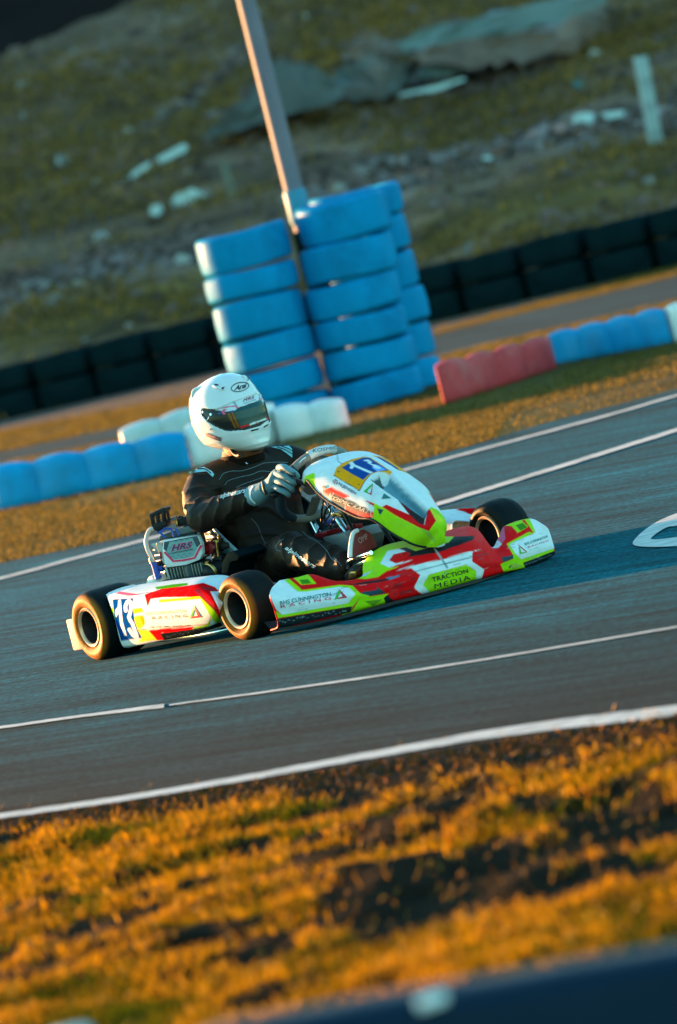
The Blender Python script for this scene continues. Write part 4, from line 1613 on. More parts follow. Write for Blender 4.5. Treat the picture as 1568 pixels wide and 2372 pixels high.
L_ = [(LIME, cN([(-80, 340), (20, 300), (45, 480), (20, 520), (-80, 480)])),
      (WHT, cN([(10, 300), (45, 320), (45, 470), (90, 520), (60, 530), (0, 460)])),
      (LIME, cN([(28, 300), (36, 310), (40, 470), (28, 480), (-60, 440), (-60, 340)])),
      (RED, cN([(75, 500), (210, 450), (400, 552), (340, 565), (250, 515), (140, 540), (100, 545)])),
      (TEALK, cN([(135, 548), (250, 518), (640, 705), (570, 738), (390, 650), (330, 655), (360, 725), (230, 640)])),
      (RED, cN([(335, 655), (395, 650), (570, 738), (665, 702), (655, 790), (520, 780), (370, 735)])),
      (RED, cN([(545, 575), (660, 625), (740, 660), (660, 660)])),
      (LIME, cN([(660, 630), (740, 660), (880, 745), (1090, 850), (1190, 915), (1240, 905), (1310, 800), (1230, 690), (1260, 660), (1330, 690), (1420, 790), (1480, 900), (1430, 1030), (1300, 1090), (1080, 1080), (850, 950), (640, 800), (655, 720)])),
      (YEL, cN([(1232, 690), (1270, 680), (1390, 800), (1330, 830), (1300, 800)])),
      (RED, cN([(740, 660), (790, 635), (1030, 740), (1110, 810), (1190, 850), (1220, 690), (1245, 680), (1312, 805), (1240, 910), (1190, 915), (1090, 855), (880, 755)])),
      ((.62, .66, .03), cN([(640, 615), (740, 662), (880, 752), (1090, 858), (1190, 920)]), .9),
      ((.03, .022, .024), cN([(905, 540), (940, 560), (1200, 760), (1185, 850), (1130, 830), (1030, 740), (920, 600)])),
      ((.16, .012, .018), cN([(910, 560), (960, 600), (1060, 690), (1030, 740), (920, 600)])),
      ((.30, .50, .05), cN([(1120, 870), (1290, 1030), (1310, 1020), (1240, 915)])),
      (TEALK, cN([(690, 672), (760, 690), (722, 750)])),
      ((.09, .13, .14), cN([(622, 358), (715, 312), (770, 345), (735, 400), (905, 545), (890, 570), (720, 450)])),
      ((.17, .36, .42), cN([(770, 345), (830, 305), (880, 360), (1225, 690), (1195, 760), (905, 545), (735, 400)])),
      (ORG, cN([(235, 325), (262, 250), (330, 195), (430, 155), (545, 130), (620, 138), (700, 190), (850, 292), (830, 298), (700, 290), (620, 320), (560, 390), (505, 490), (400, 425), (262, 345)])),
      (BLU, cN([(318, 245), (460, 170), (545, 140), (610, 142), (690, 195), (815, 275), (690, 285), (600, 320), (545, 375), (440, 320)])),
      ((.16, .40, .85), cN([(640, 250), (700, 215), (790, 270), (690, 284)])),
      (WHT, cN([(395, 190), (430, 182), (460, 215), (650, 295), (618, 308), (450, 235), (430, 262), (400, 250), (412, 225)])),
      (WHT, cN([(545, 165), (600, 160), (640, 185), (625, 205), (680, 215), (735, 250), (700, 262), (660, 245), (640, 240), (655, 228), (610, 205), (590, 195), (600, 185), (570, 178)])),
      ((.015, .02, .03), cN([(235, 325), (262, 345), (400, 425), (505, 490), (560, 390), (620, 320)]), .8),
      ((.015, .02, .03), cN([(277, 283), (296, 292)]), .9), ((.015, .02, .03), cN([(494, 418), (504, 426)]), .9),
      ((.02, .08, .11), cN([(270, 110), (280, 180), (320, 205)]), .8)]
paint(nose, L_, WHT, k2w(mir), soft=.55)
md = nose.modifiers.new('s', 'SOLIDIFY')
md.thickness = .004
md.offset = -1 if sgn > 0 else 1
nose = evaluated(nose)
shade(nose.data, True, 50)
bn = bvh_of(nose)
decal('driver_name', bn, [T('N.JENSEN', cN([(285, 440), (460, 540), (478, 508), (300, 402)]), .012)], m_navyink, nose)
fl = [(218, 400), (262, 428), (292, 398), (246, 362)]
decal('flag', bn, [PG(cN(fl))], m_navyink, nose, off=.0016)
decal('flag_cross', bn, [LN(cN([(218, 400), (292, 398)]), .9), LN(cN([(262, 428), (246, 362)]), .9), LN(cN([(240, 414), (269, 380)]), 1.0), LN(cN([(231, 382), (277, 412)]), 1.0)], m_whiteink, nose, off=.0024)
decal('flag_cross', bn, [LN(cN([(240, 414), (269, 380)]), .55), LN(cN([(231, 382), (277, 412)]), .55)], m_redink, nose, off=.003)
decal('logo_triangle', bn, [PG(cN([(550, 500), (645, 415), (650, 430), (585, 495), (600, 510), (622, 532)]))], m_greenink, nose)
decal('logo_triangle', bn, [PG(cN([(650, 420), (632, 540), (600, 515), (622, 518)]))], m_pinkink, nose)
decal('badge', bn, [PG(cN([(740, 578), (765, 520), (840, 570)]))], m_teal_ink, nose)
decal('screw', bn, [PG([(c[0] + 4.2 * math.cos(t), c[1] + 4.2 * math.sin(t)) for t in np.linspace(0, 6.1, 14)]) for c in cN([(135, 452)])], m_grey, nose)
decal('script_lettering', bn, [T('KOSMIC KART', cN([(175, 560), (605, 735), (620, 700), (210, 530)]), .0, .25)], material('script_ink', (.10, .19, .21), .5), nose)
MB().tube([NG[i, 0] + np.array([0, -.001, -.001]) for i in range(34, len(NG) - 40, 6)], .0045, n=8).build('edge_trim', m_black, nose)
# dark piece added in place of the dark opening behind the nose panel's top
mb = MB().tube([U(*p, 'y', 0.03) for p in cE([(205, 262), (235, 236), (270, 226), (300, 232)])], .014, n=14, smooth=5, flat=(1, 2.2))
mb.build('dark_opening_fill', m_black, kart)
mb = MB()
mb.cut().tube([(.98, -.06, .46), (1.05, -.06, .30), (1.2, -.06, .1)], .008)
mb.cut().tube([(.98, .06, .46), (1.05, .06, .30), (1.2, .06, .1)], .008)
mb.build('nose_bracket', m_black, kart)

# ---- side pods
m_podl = material('pod_livery', rough=.9, attr=True, var=.05, vscale=30, spec=.0, dirt=((.10, .10, .095), .2, 16))
Pb_ = [(285, 1497), (330, 1489), (383, 1479), (450, 1468), (495, 1455), (511, 1444)]
Pl_ = [(265, 1430), (315, 1428), (380, 1424), (450, 1420), (500, 1412), (514, 1404)]
Pf_ = [(249, 1384), (300, 1385), (350, 1383), (430, 1376), (485, 1374), (509, 1380)]
Pt_ = [(251, 1374), (290, 1366), (345, 1359), (420, 1350), (470, 1347), (507, 1364)]
rows = []
for i in range(6):
    yb = [-.645, -.645, -.64, -.63, -.615, -.59][i]
    yl_ = [-.672, -.688, -.69, -.685, -.67, -.64][i]
    b = U(*Pb_[i], 'y', yb)
    l = U(*Pl_[i], 'y', yl_)
    f = U(*Pf_[i], 'y', yl_ + .01)
    t = U(*Pt_[i], 'y', [-.63, -.62, -.60, -.58, -.57, -.585][i])
    inn = t + np.array([0, .10, .0])
    inn2 = t + np.array([0, .13, -.05])
    bi = b + np.array([0, .06, .005])
    rows.append(catmull(np.array([bi, b, l, f, t, inn, inn2]), 26))
e0 = rows[0].copy()
e0[:, 1] = e0[:, 1] * .5 + e0[:, 1].max() * .5
e0[:, 0] += .02
e1 = rows[-1].copy()
e1[:, 1] = e1[:, 1] * .35 + e1[:, 1].max() * .65
e1[:, 0] += .02
rows = [e0] + rows + [e1]
PGd = np.concatenate([catmull(np.array(rows)[:2], 8)[:-1], catmull(np.array(rows)[1:-1], 64), catmull(np.array(rows)[-2:], 8)[1:]])
L_ = [(PNK, cS([(395, 680), (420, 668), (560, 688), (500, 695), (440, 690)])),
      (RED, cS([(582, 688), (700, 648), (850, 632), (960, 612), (1035, 640), (1062, 668), (1005, 668), (1065, 790), (1068, 850), (1010, 765), (960, 702), (700, 706), (622, 716), (602, 768)])),
      (GRN, cS([(650, 640), (760, 622), (860, 612), (860, 628), (740, 645), (660, 655)])),
      (LIME, cS([(673, 720), (958, 697), (978, 715), (1075, 855), (1068, 890), (1020, 850), (940, 716), (675, 740)])),
      ((.35, .02, .03), cS([(895, 660), (930, 650), (1050, 790), (1040, 800)])), ((.35, .02, .03), cS([(940, 640), (1000, 640), (1050, 665), (960, 655)])),
      (LIME, cS([(890, 900), (985, 880), (1004, 840), (1012, 850), (990, 905), (900, 912)])),
      (RED, cS([(605, 918), (900, 894), (885, 914), (690, 936), (712, 980), (640, 982)])),
      (BLK, cS([(680, 940), (990, 895), (1080, 860), (1085, 890), (990, 920), (880, 955), (715, 990)])),
      (LIME, cS([(508, 780), (565, 773), (575, 800), (512, 812)])),
      (YEL, cS([(512, 830), (548, 822), (582, 872), (566, 906), (535, 912)])),
      (ORG, cS([(545, 826), (576, 820), (586, 872), (576, 896)])),
      (YEL, cS([(535, 915), (605, 918), (662, 980), (540, 995), (560, 970)])),
      (LIME, cS([(350, 778), (385, 775), (397, 890), (370, 892)])),
      ((.6, .03, .03), cS([(360, 776), (386, 774)]), .7), ((.6, .03, .03), cS([(375, 893), (400, 890)]), .7), ((.6, .03, .03), cS([(535, 914), (605, 914), (1000, 878), (1006, 830)]), .7),
      (BLU, cR([(765, 490), (1100, 470), (1090, 580), (1120, 830), (1170, 980), (1240, 1110), (905, 1160), (860, 1010), (810, 850), (780, 640)])),
      (WHT, cR([(858, 502), (900, 496), (906, 600), (915, 720), (930, 850), (992, 1070), (955, 1075), (890, 900), (866, 705), (820, 780), (808, 668), (850, 615)])),
      (WHT, cR([(978, 672), (972, 600), (1000, 535), (1030, 510), (1058, 540), (1062, 640), (1045, 720), (1028, 775), (1050, 830), (1085, 880), (1120, 980), (1150, 1060), (1158, 1095), (1130, 1090), (1090, 1060), (1035, 975)]), 4.0),
      ((.03, .03, .03), cR([(690, 430), (900, 450), (1200, 400), (1520, 360)]), .5)]
for i in range(20):
    a = 720 + i * 17
    b = 962 - i * 4.5 + random.uniform(-10, 6)
    L_.append(((.10, .12, .12), cS([(a, b), (a + random.uniform(6, 18), b - 3), (a + random.uniform(3, 9), b + random.uniform(3, 7))])))
for sd in (1, -1):
    g = PGd * np.array([1, sd, 1])
    pod = MB().grid(g).build('side_pod', m_podl, kart, angle=180)
    paint(pod, L_, WHT, k2w(PGd.reshape(-1, 3)), soft=.7)
    if sd == 1:
        bp_ = bvh_of(pod)
        decal('team_lettering', bp_, [T('RHS CUNNINGTON', cS([(588, 822), (848, 803), (846, 780), (586, 800)]), .008)], m_teal_ink, pod)
        decal('racing_lettering', bp_, [T('RACING', cS([(632, 848), (858, 832), (856, 812), (630, 828)]), .008, 0, 1.6)], m_redink, pod)
        decal('logo_triangle', bp_, [PG(cS([(876, 838), (902, 755), (908, 775), (892, 825)]))], m_greenink, pod)
        decal('logo_triangle', bp_, [PG(cS([(902, 755), (948, 832), (876, 840), (890, 828), (926, 822), (905, 780)]))], m_redink, pod)
        decal('small_lettering', bp_, [T('TM  ISO  MRS  BLAZE  308', cS([(615, 902), (872, 890), (871, 880), (614, 892)]), .01)], m_ink, pod)
    md = pod.modifiers.new('s', 'SOLIDIFY')
    md.thickness = .004
    md.offset = -1
    pod = evaluated(pod)
    shade(pod.data, True, 50)

# ---- rear bumper
m_bend = material('bumper_end_plastic', (.40, .31, .26), .6, spec=.1, var=.2, vscale=10, dirt=((.2, .1, .05), .6, 14))
mb = MB()
a = U(158, 1425, 'y', -.63)
for s in (-1, 1):
    mb.box((-.225, s * .575, .112), (.085, .12, .115), .016)
mb.tube([(-.24, -.6, .15), (-.30, 0, .155), (-.24, .6, .15)], .03, n=16, smooth=8)
mb.tube([(-.24, -.6, .085), (-.30, 0, .08), (-.24, .6, .085)], .03, n=16, smooth=8)
mb.box((-.29, 0, .12), (.05, .4, .10), .015)
mb.build('rear_bumper', material('bumper_plastic', (.05, .06, .062), .45, var=.25, coat=.1), kart, angle=40)
for s in (-1, 1):
    cap = MB().box((-.228, s * .636, .112), (.085, .018, .125), .008).build('bumper_end', m_bend, kart, angle=40)
mb = MB()
for s in (-1, 1): mb.cut().tube([(-.33, s * .2, .1), (-.1, s * .3, .07)], .012)
mb.build('bumper_mount', m_steel, kart)
TE = math.radians(36)
EN = np.array([math.sin(TE), -math.cos(TE), 0])
U_plain = U


def U(px, py, ax, val):
    """engine parts lie on planes turned towards the front of the kart"""
    o = w2k(C0)
    d = ray(px, py)
    d = np.array([d @ hv, d @ lv, d[2]])
    q = np.array([.24, val, 0])
    return o + d * ((q - o) @ EN) / (d @ EN)


# ------------------------------------------------------------------ engine, radiator and plumbing on the right of the seat
m_fin = material('radiator_core', (.03, .042, .045), .5, metal=.5, var=.3, vscale=30)
m_finl = material('radiator_tube', (.20, .23, .23), .4, metal=.8, var=.3)
rad = MB().slab(cG([(455, 975), (975, 880), (1035, 1160), (520, 1225)]), -.425, .04, .004).build('radiator', m_fin, kart)
mb = MB()
for k in range(11):
    t = (k + .5) / 11
    a = cG([(485 + (965 - 485) * t, 975 + (885 - 975) * t)])[0]
    b = cG([(545 + (1025 - 545) * t, 1205 + (1150 - 1205) * t)])[0]
    mb.tube([U(*a, 'y', -.428), U(*b, 'y', -.428)], .0034, n=6)
mb.build('radiator_tubes', m_finl, rad)
mb = MB().slab(cG([(415, 950), (455, 960), (530, 1200), (500, 1210)]), -.435, .05, .004)
mb.build('radiator_side', m_alu, rad)
sh = MB().slab(cG([(395, 600), (330, 590), (410, 560), (900, 490), (955, 610), (970, 760), (930, 850), (740, 925), (455, 965), (420, 900), (385, 700)]), -.445, .03, .006).build('radiator_shield', m_white, kart, angle=45)
bs = bvh_of(sh)
m_shd = material('shield_navy', (.01, .05, .075), .4, coat=.3)
m_shb = material('shield_pattern', (.16, .33, .34), .45, var=.1, coat=.2)
m_shc = material('shield_check', (.10, .23, .25), .45, var=.1)
decal('shield_field', bs, [PG(cG([(418, 592), (895, 500), (945, 615), (850, 720), (720, 800), (540, 850), (455, 735), (412, 690)]))], m_shd, sh, off=.0012)
decal('shield_field', bs, [PG(cG([(495, 590), (828, 532), (900, 680), (838, 795), (705, 830), (545, 845), (455, 722)]))], m_shb, sh, off=.002)
ck = []
for r in range(7):
    for c_ in range(5):
        x = 490 + c_ * 80 + (r % 2) * 40
        y = 590 + r * 40 - c_ * 14
        q = [(x, y), (x + 38, y - 7), (x + 42, y + 12), (x + 4, y + 20)]
        if in_poly(np.array(q, float), [(495, 585), (828, 530), (902, 680), (838, 797), (545, 847), (452, 722)]).all(): ck.append(PG(cG(q)))
decal('shield_checks', bs, ck, m_shc, sh, off=.0026, each=False)
decal('shield_stripe', bs, [LN(cG([(425, 735), (550, 868), (700, 855), (860, 820), (955, 640)]), 2.4)], m_pinkink, sh, off=.003)
decal('maker_lettering', bs, [T('HRS', cG([(520, 732), (830, 672), (835, 574), (530, 628)]), .055, .22, 1.05)], m_pinkink, sh, off=.0032)
decal('maker_lettering', bs, [T('HRS', cG([(530, 722), (818, 668), (824, 586), (540, 636)]), .02, .22, 1.1)], m_navyink, sh, off=.004)
decal('maker_small_lettering', bs, [T('RACING ENGINES', cG([(535, 765), (835, 705), (835, 682), (535, 742)]), .02, .2)], m_ink, sh, off=.0036)

mb = MB().slab(cG([(325, 560), (345, 500), (600, 400), (815, 345), (858, 440), (870, 480), (620, 530), (350, 590)]), -.42, .12, .01)
mb.build('radiator_tank', m_grey, kart)
mb = MB().slab(cG([(600, 400), (812, 345), (850, 440), (640, 490)]), -.43, .05, .006)
mb.build('ignition_box', material('grey_box', (.10, .14, .15), .5, var=.2), kart)
mb = MB().slab(cG([(585, 285), (600, 255), (700, 232), (750, 275), (752, 345), (610, 380)]), -.40, .07, .008)
mb.build('filler_cap', m_black, kart)
mb = MB().slab(cG([(578, 295), (606, 285), (618, 375), (590, 380)]), -.41, .02, .003)
mb.build('cap_clamp', m_brass, kart)
mb = MB().tube([U(*p, 'y', -.40) for p in cG([(425, 300), (480, 285), (540, 262), (600, 238)])], .0075, n=12)
mb.build('overflow_pipe', m_alu, kart)
# open black cage at the top left
ca = MB()
o1 = cG([(200, 190), (240, 160), (395, 92), (440, 110), (470, 190), (485, 290), (440, 350), (430, 400), (300, 470), (255, 420), (225, 330)])
def bar(pts, r=.0075, y=-.44, **k): ca.tube([U(*p, 'y', y) for p in cG(pts)], r, n=10, **k)
ca.slab(cG([(195, 215), (205, 180), (395, 92), (435, 105), (445, 130), (420, 165), (215, 240)]), -.45, .05, .005)
ca.slab(cG([(232, 330), (430, 285), (455, 350), (400, 395), (290, 440), (255, 400)]), -.45, .05, .005)
ca.slab(cG([(200, 205), (250, 205), (270, 390), (235, 370)]), -.45, .02, .003)
ca.slab(cG([(285, 190), (325, 180), (350, 350), (305, 350)]), -.45, .02, .003)
ca.slab(cG([(370, 150), (410, 145), (430, 290), (385, 300)]), -.45, .02, .003)
ca.slab(cG([(425, 110), (455, 140), (485, 280), (440, 300), (460, 250)]), -.45, .02, .003)
ca.slab(cG([(300, 430), (400, 390), (420, 420), (330, 470)]), -.44, .03, .004)
ca.build('camera_cage', m_black, kart)
mb = MB()
for q in ([(345, 465), (440, 385)], [(340, 440), (435, 530)], [(455, 400), (520, 405)], [(515, 405), (540, 450), (560, 515)], [(580, 395), (605, 430), (635, 495)]):
    mb.cut().tube([U(*p, 'y', -.452) for p in cG(q)], .0042, n=8)
mb.build('cable_tie', m_blueh, kart)
mb = MB().tube([U(*p, 'y', -.43) for p in cG([(275, 385), (205, 420), (165, 510), (158, 620), (185, 720), (225, 800), (240, 840)])], .0082, n=14, smooth=5)
mb.build('coolant_hose', m_whiteh, kart)
mb = MB()
mb.tube([U(*p, 'y', -.43) for p in cG([(228, 820), (250, 895)])], .011, n=12)
mb.build('hose_fitting', m_alu, kart)
mb = MB()
mb.cut().tube([U(*p, 'y', -.43) for p in cG([(262, 880), (300, 1000)])], .0125, n=14)
mb.cut().tube([U(*p, 'y', -.43) for p in cG([(302, 1005), (335, 1122)])], .0135, n=14)
mb.cut().tube([U(*p, 'y', -.41) for p in cG([(330, 990), (400, 975)])], .012, n=12)
mb.build('hose_connector', m_blueh, kart)
mb = MB()
mb.cut().slab(cG([(230, 625), (280, 605), (345, 780), (310, 760)]), -.43, .012, .002)
mb.cut().slab(cG([(300, 610), (380, 600), (450, 950), (420, 930), (365, 830)]), -.44, .05, .004)
mb.build('radiator_bracket', m_alu, kart)
mb = MB().slab(cG([(345, 740), (370, 730), (380, 835), (360, 830)]), -.445, .01, .001)
mb.build('red_clip', m_redan, kart)
mb = MB().slab(cG([(300, 875), (400, 850), (420, 940), (320, 950)]), -.40, .05, .005)
mb.cut().slab(cG([(400, 960), (450, 940), (480, 1080), (440, 1090)]), -.40, .05, .005)
mb.build('pump_body', m_black, kart)
# engine block, clutch cover
mb = MB()
mb.box((.20, -.33, .19), (.24, .12, .20), .015)
mb.box((.20, -.33, .325), (.15, .11, .09), .012)
for k in range(5): mb.box((.20, -.33, .30 + k * .022), (.19, .135, .006), .002)
mb.build('engine_block', m_grey, kart)
cc = cG([(290, 1210)])[0]
c3 = U(*cc, 'y', -.38)
mb = MB().lathe([(0, -.045), (.045, -.044), (.053, -.036), (.0555, -.02), (.0555, .01), (.04, .012), (0, .012)], c3 + np.array([.012, .02, -.015]), (0, 1, 0), n=48)
cl = mb.build('clutch_cover', material('cream_cover', (.66, .60, .52), .45, var=.08), kart, angle=50)
mb = MB().slab(cG([(405, 1030), (440, 1060), (470, 1240), (400, 1240)]), -.40, .03, .006)
mb.build('chain_guard', material('cream_guard', (.66, .60, .52), .45, var=.08), kart)
MB().box((.25, -.455, .165), (.30, .09, .17), .012).build('leg_shade_box', m_black, kart)  # unseen box added to keep the low sun off the driver's leg
# red ignition parts
mb = MB()
mb.cut().slab(cG([(900, 340), (940, 315), (1000, 345), (1025, 385), (1015, 465), (985, 470), (930, 440)]), -.36, .05, .008)
mb.cut().slab(cG([(965, 650), (1010, 580), (1080, 600), (1160, 650), (1150, 760), (1060, 790), (975, 770)]), -.37, .06, .012)
mb.cut().tube([U(*p, 'y', -.375) for p in cG([(1000, 690), (1060, 690)])], .015, n=14)
mb.build('red_engine_cover', m_redan, kart, angle=45)
mb = MB().slab(cG([(825, 370), (905, 345), (930, 440), (860, 470)]), -.38, .05, .006)
mb.build('coil_box', m_black, kart)
mb = MB()
mb.tube([U(*p, 'y', -.40) for p in cG([(1015, 275), (960, 320), (945, 390), (960, 470), (985, 570), (985, 625)])], [.0055, .0055, .006, .009, .010, .011], n=12, smooth=5)
mb.build('plug_lead', m_black, kart)
mb = MB()
mb.cut().tube([U(*p, 'y', -.405) for p in cG([(935, 480), (950, 565)])], .005, n=10)
mb.cut().tube([U(*p, 'y', -.405) for p in cG([(948, 590), (955, 650)])], .004, n=10)
mb.cut().tube([U(*p, 'y', -.37) for p in cG([(1135, 580), (1155, 570), (1175, 590), (1180, 680), (1200, 800)])], .006, n=10, smooth=4)
mb.cut().tube([U(*p, 'y', -.36) for p in cG([(1205, 590), (1215, 500)])], .007, n=10)
mb.cut().lathe([(0, 0), (.012, 0), (.012, .02), (0, .02)], U(*cG([(1030, 920)])[0], 'y', -.41), -EN, n=16)
mb.cut().lathe([(0, 0), (.010, 0), (.010, .02), (0, .02)], U(*cG([(1160, 925)])[0], 'y', -.40), -EN, n=16)
mb.cut().tube([U(*p, 'y', -.41) for p in cG([(1150, 950), (1170, 960), (1180, 945)])], .005, n=8)
mb.build('brass_fittings', m_brass, kart)
mb = MB()
mb.cut().slab(cG([(1155, 630), (1260, 600), (1340, 610), (1350, 680), (1210, 730), (1160, 700)]), -.35, .05, .008)
mb.cut().slab(cG([(1090, 830), (1240, 760), (1270, 920), (1230, 1010), (1110, 990)]), -.37, .06, .012)
mb.cut().slab(cG([(1190, 560), (1230, 540), (1235, 600), (1200, 610)]), -.35, .03, .004)
mb.build('carburettor', m_black, kart, angle=45)
cc = U(*cG([(1075, 1055)])[0], 'y', -.42)
mb = MB().lathe([(0, -.02), (.018, -.022), (.034, -.012), (.041, .004), (.042, .05), (0, .05)], cc, (-.15, 1, .1), n=40)
mb.build('air_intake', m_black, kart, angle=60)
mb = MB().lathe([(.040, -.006), (.0445, -.004), (.0445, .006), (.040, .008)], cc, (-.15, 1, .1), n=40, closed=True)
mb.build('intake_highlight', m_brass, kart)  # brass ring stands in for an orange highlight round the intake
mb = MB()
mb.cut().tube([U(*p, 'y', -.40) for p in cG([(1130, 1090), (1150, 1160), (1180, 1260)])], .024, n=18, smooth=4)
mb.cut().tube([U(*p, 'y', -.36) for p in cG([(1215, 1000), (1225, 1100), (1240, 1240)])], .016, n=14, smooth=4)
mb.build('exhaust_pipe', m_grey, kart)
mb = MB()
for q, yy in (([(1000, 800), (1010, 850), (990, 900)], -.40), ([(1110, 800), (1130, 720), (1160, 690)], -.39), ([(1180, 900), (1250, 880), (1290, 800)], -.36), ([(820, 370), (760, 350), (700, 380)], -.42), ([(620, 240), (650, 225), (690, 240)], -.42),
              ([(1190, 370), (1180, 320), (1120, 330)], -.33), ([(870, 470), (900, 520), (960, 545)], -.41)):
    mb.cut().tube([U(*p, 'y', yy) for p in cG(q)], .0042, n=8, smooth=4)
mb.build('engine_hoses', m_black, kart)
mb = MB()
mb.lathe([(.02, -.008), (.09, -.008), (.092, 0), (.09, .008), (.02, .008)], (0, -.30, .139), (0, 1, 0), n=40, closed=True)
mb.build('sprocket', m_steel, kart)
mb = MB().slab(cG([(350, 1250), (400, 1238), (470, 1210), (500, 1215), (480, 1240), (400, 1262)]), -.56, .05, .004)
mb.build('pod_clip', m_steel, kart)


U = U_plain
MB().slab(cS([(1058, 645), (1075, 480), (1108, 422), (1150, 408), (1192, 440), (1176, 472), (1130, 482), (1105, 585), (1085, 645)]), -.36, .13, .012).build('air_box', material('air_box_plastic', (.004, .010, .013), .9, spec=.0), kart, angle=50)
# ------------------------------------------------------------------ driver
POR = np.array([.30, 0, .05])
pw_ = k2w(POR)
per = empty('person', pw_, kart.rotation_euler[2])
tag(per, 'racing driver in black overalls and a white full-face helmet gripping the steering wheel', 'person')
m_suit = material('race_suit', (.0125, .0064, .0030), .6, var=.25, vscale=14, bump=.3, bscale=24, bdist=.01, spec=.2)
m_suitblk = material('suit_collar', (.010, .006, .004), .8, spec=.05, var=.2)
m_skin = material('skin', (.20, .075, .04), .6, spec=.1, var=.08)
m_seam = material('suit_piping', (.12, .17, .18), .6)
m_logo = material('suit_logo', (.62, .72, .75), .55, var=.08)


def ring_loft(secs, n=28):
    """secs: (centre, half width across y, half depth along x or normal) stacked"""
    rows = []
    for c, a, b in secs:
        t = np.linspace(0, 2 * np.pi, n, endpoint=False)
        cs, sn = np.cos(t), np.sin(t)
        k = (np.abs(cs) ** 2.4 + np.abs(sn) ** 2.4) ** (-1 / 2.4)
        rows.append(np.asarray(c) + np.column_stack([b * cs * k, a * sn * k, 0 * t]))
    return rows


def capped(rows):
    mb = MB().grid(catmull(np.array(rows), 5), cv=True)
    n = rows[0].shape[0]
    m = (len(rows) - 1) * 5 + 1
    mb.f.append(tuple(range(n))[::-1])
    mb.f.append(tuple((m - 1) * n + i for i in range(n)))
    return mb


body = capped(ring_loft([((.37, 0, .10), .15, .12), ((.35, 0, .17), .175, .14), ((.31, 0, .27), .17, .125), ((.275, 0, .38), .182, .125), ((.262, 0, .48), .195, .122), ((.258, 0, .545), .195, .11), ((.255, 0, .59), .165, .09), ((.253, 0, .625), .09, .075), ((.26, 0, .68), .062, .065)]))
SR = np.array([.262, -.185, .560])
ELB = np.array([.405, -.320, .455])
WR = U(*cV([(205, 430)])[0], 'y', -.205)
def limb(pts, r, **k): body.tube(pts, r, n=22, smooth=6, **k)
limb([SR + [-.01, .10, .02], SR, (SR * .6 + ELB * .4) + [-.015, -.015, 0], ELB * .85 + SR * .15, ELB, ELB * .75 + WR * .25, ELB * .4 + WR * .6, ELB * .1 + WR * .9], [.07, .077, .069, .062, .060, .058, .052, .045])
SL = SR * [1, -1, 1]
ELL = np.array([.44, .33, .42])
WL = rim_pt(-82, .20) + np.array([-.05, 0, -.01])
limb([SL + [-.01, -.10, .02], SL, (SL * .6 + ELL * .4), ELL, ELL * .4 + WL * .6, WL], [.07, .075, .068, .058, .05, .04])
HR, KR, AR = np.array([.40, -.105, .165]), np.array([.80, -.195, .268]), np.array([1.165, -.165, .155])
limb([HR, HR * .5 + KR * .5 + [0, 0, .012], KR * .85 + HR * .15, KR, KR * .8 + AR * .2, KR * .45 + AR * .55 + [0, 0, .004], AR * .9 + KR * .1, AR], [.092, .085, .074, .070, .070, .066, .058, .052])
HL, KL, AL = HR * [1, -1, 1], KR * [1, -1, 1] + [.0, 0, .01], AR * [1, -1, 1]
limb([HL, HL * .5 + KL * .5, KL, KL * .5 + AL * .5, AL], [.092, .085, .070, .062, .05])
bo = body.build('body', m_suit, per, org=POR)
md = bo.modifiers.new('r', 'REMESH')
md.mode = 'VOXEL'
md.voxel_size = .0065
md = bo.modifiers.new('s', 'SMOOTH')
md.iterations = 9
md.factor = .6
bo = evaluated(bo)
bo.name = 'body'
# cloth folds: ridges that run across the bent limbs
vv = mesh_world(bo, False, POR)
nn = np.zeros(len(vv) * 3)
bo.data.vertices.foreach_get('normal', nn)
nn = nn.reshape(-1, 3)


def folds(vv, A, B, wl, amp, rad, tw, seed):
    d = B - A
    Ld = np.linalg.norm(d)
    d = d / Ld
    s = (vv - A) @ d
    q = vv - A - s[:, None] * d
    dist = np.linalg.norm(q, axis=1)
    w = np.clip(1 - (dist / rad) ** 4, 0, 1) * np.clip(s / .05 + .6, 0, 1) * np.clip((Ld - s) / .05 + .6, 0, 1)
    ang = np.arctan2(q[:, 2], q[:, 1])
    n = fbm(vv[:, 0] * 16 + seed, vv[:, 2] * 16 + vv[:, 1] * 9, seed, 3)
    ph = s / wl * 2 * np.pi + tw * np.sin(ang + seed) * 2.2 + n * 7
    r = 1 - np.abs(np.sin(ph * .5))
    return amp * w * (r ** 1.6 - .3) * (.4 + 1.2 * n)


dsp = folds(vv, SR, ELB, .095, .009, .10, 2.2, 3) + folds(vv, ELB, WR, .075, .0065, .085, 2.0, 9) + folds(vv, HR, KR, .12, .008, .12, 1.2, 14) + folds(vv, KR, AR, .085, .010, .10, 1.4, 19)
dsp += folds(vv, np.array([.36, 0, .12]), np.array([.27, 0, .50]), .10, .011, .24, 1.2, 27)
vv2 = vv + nn * dsp[:, None] - POR
bo.data.vertices.foreach_set('co', vv2.astype(np.float32).ravel())
bo.data.update()
shade(bo.data, True, 180)
bb = bvh_of(bo, org=POR)

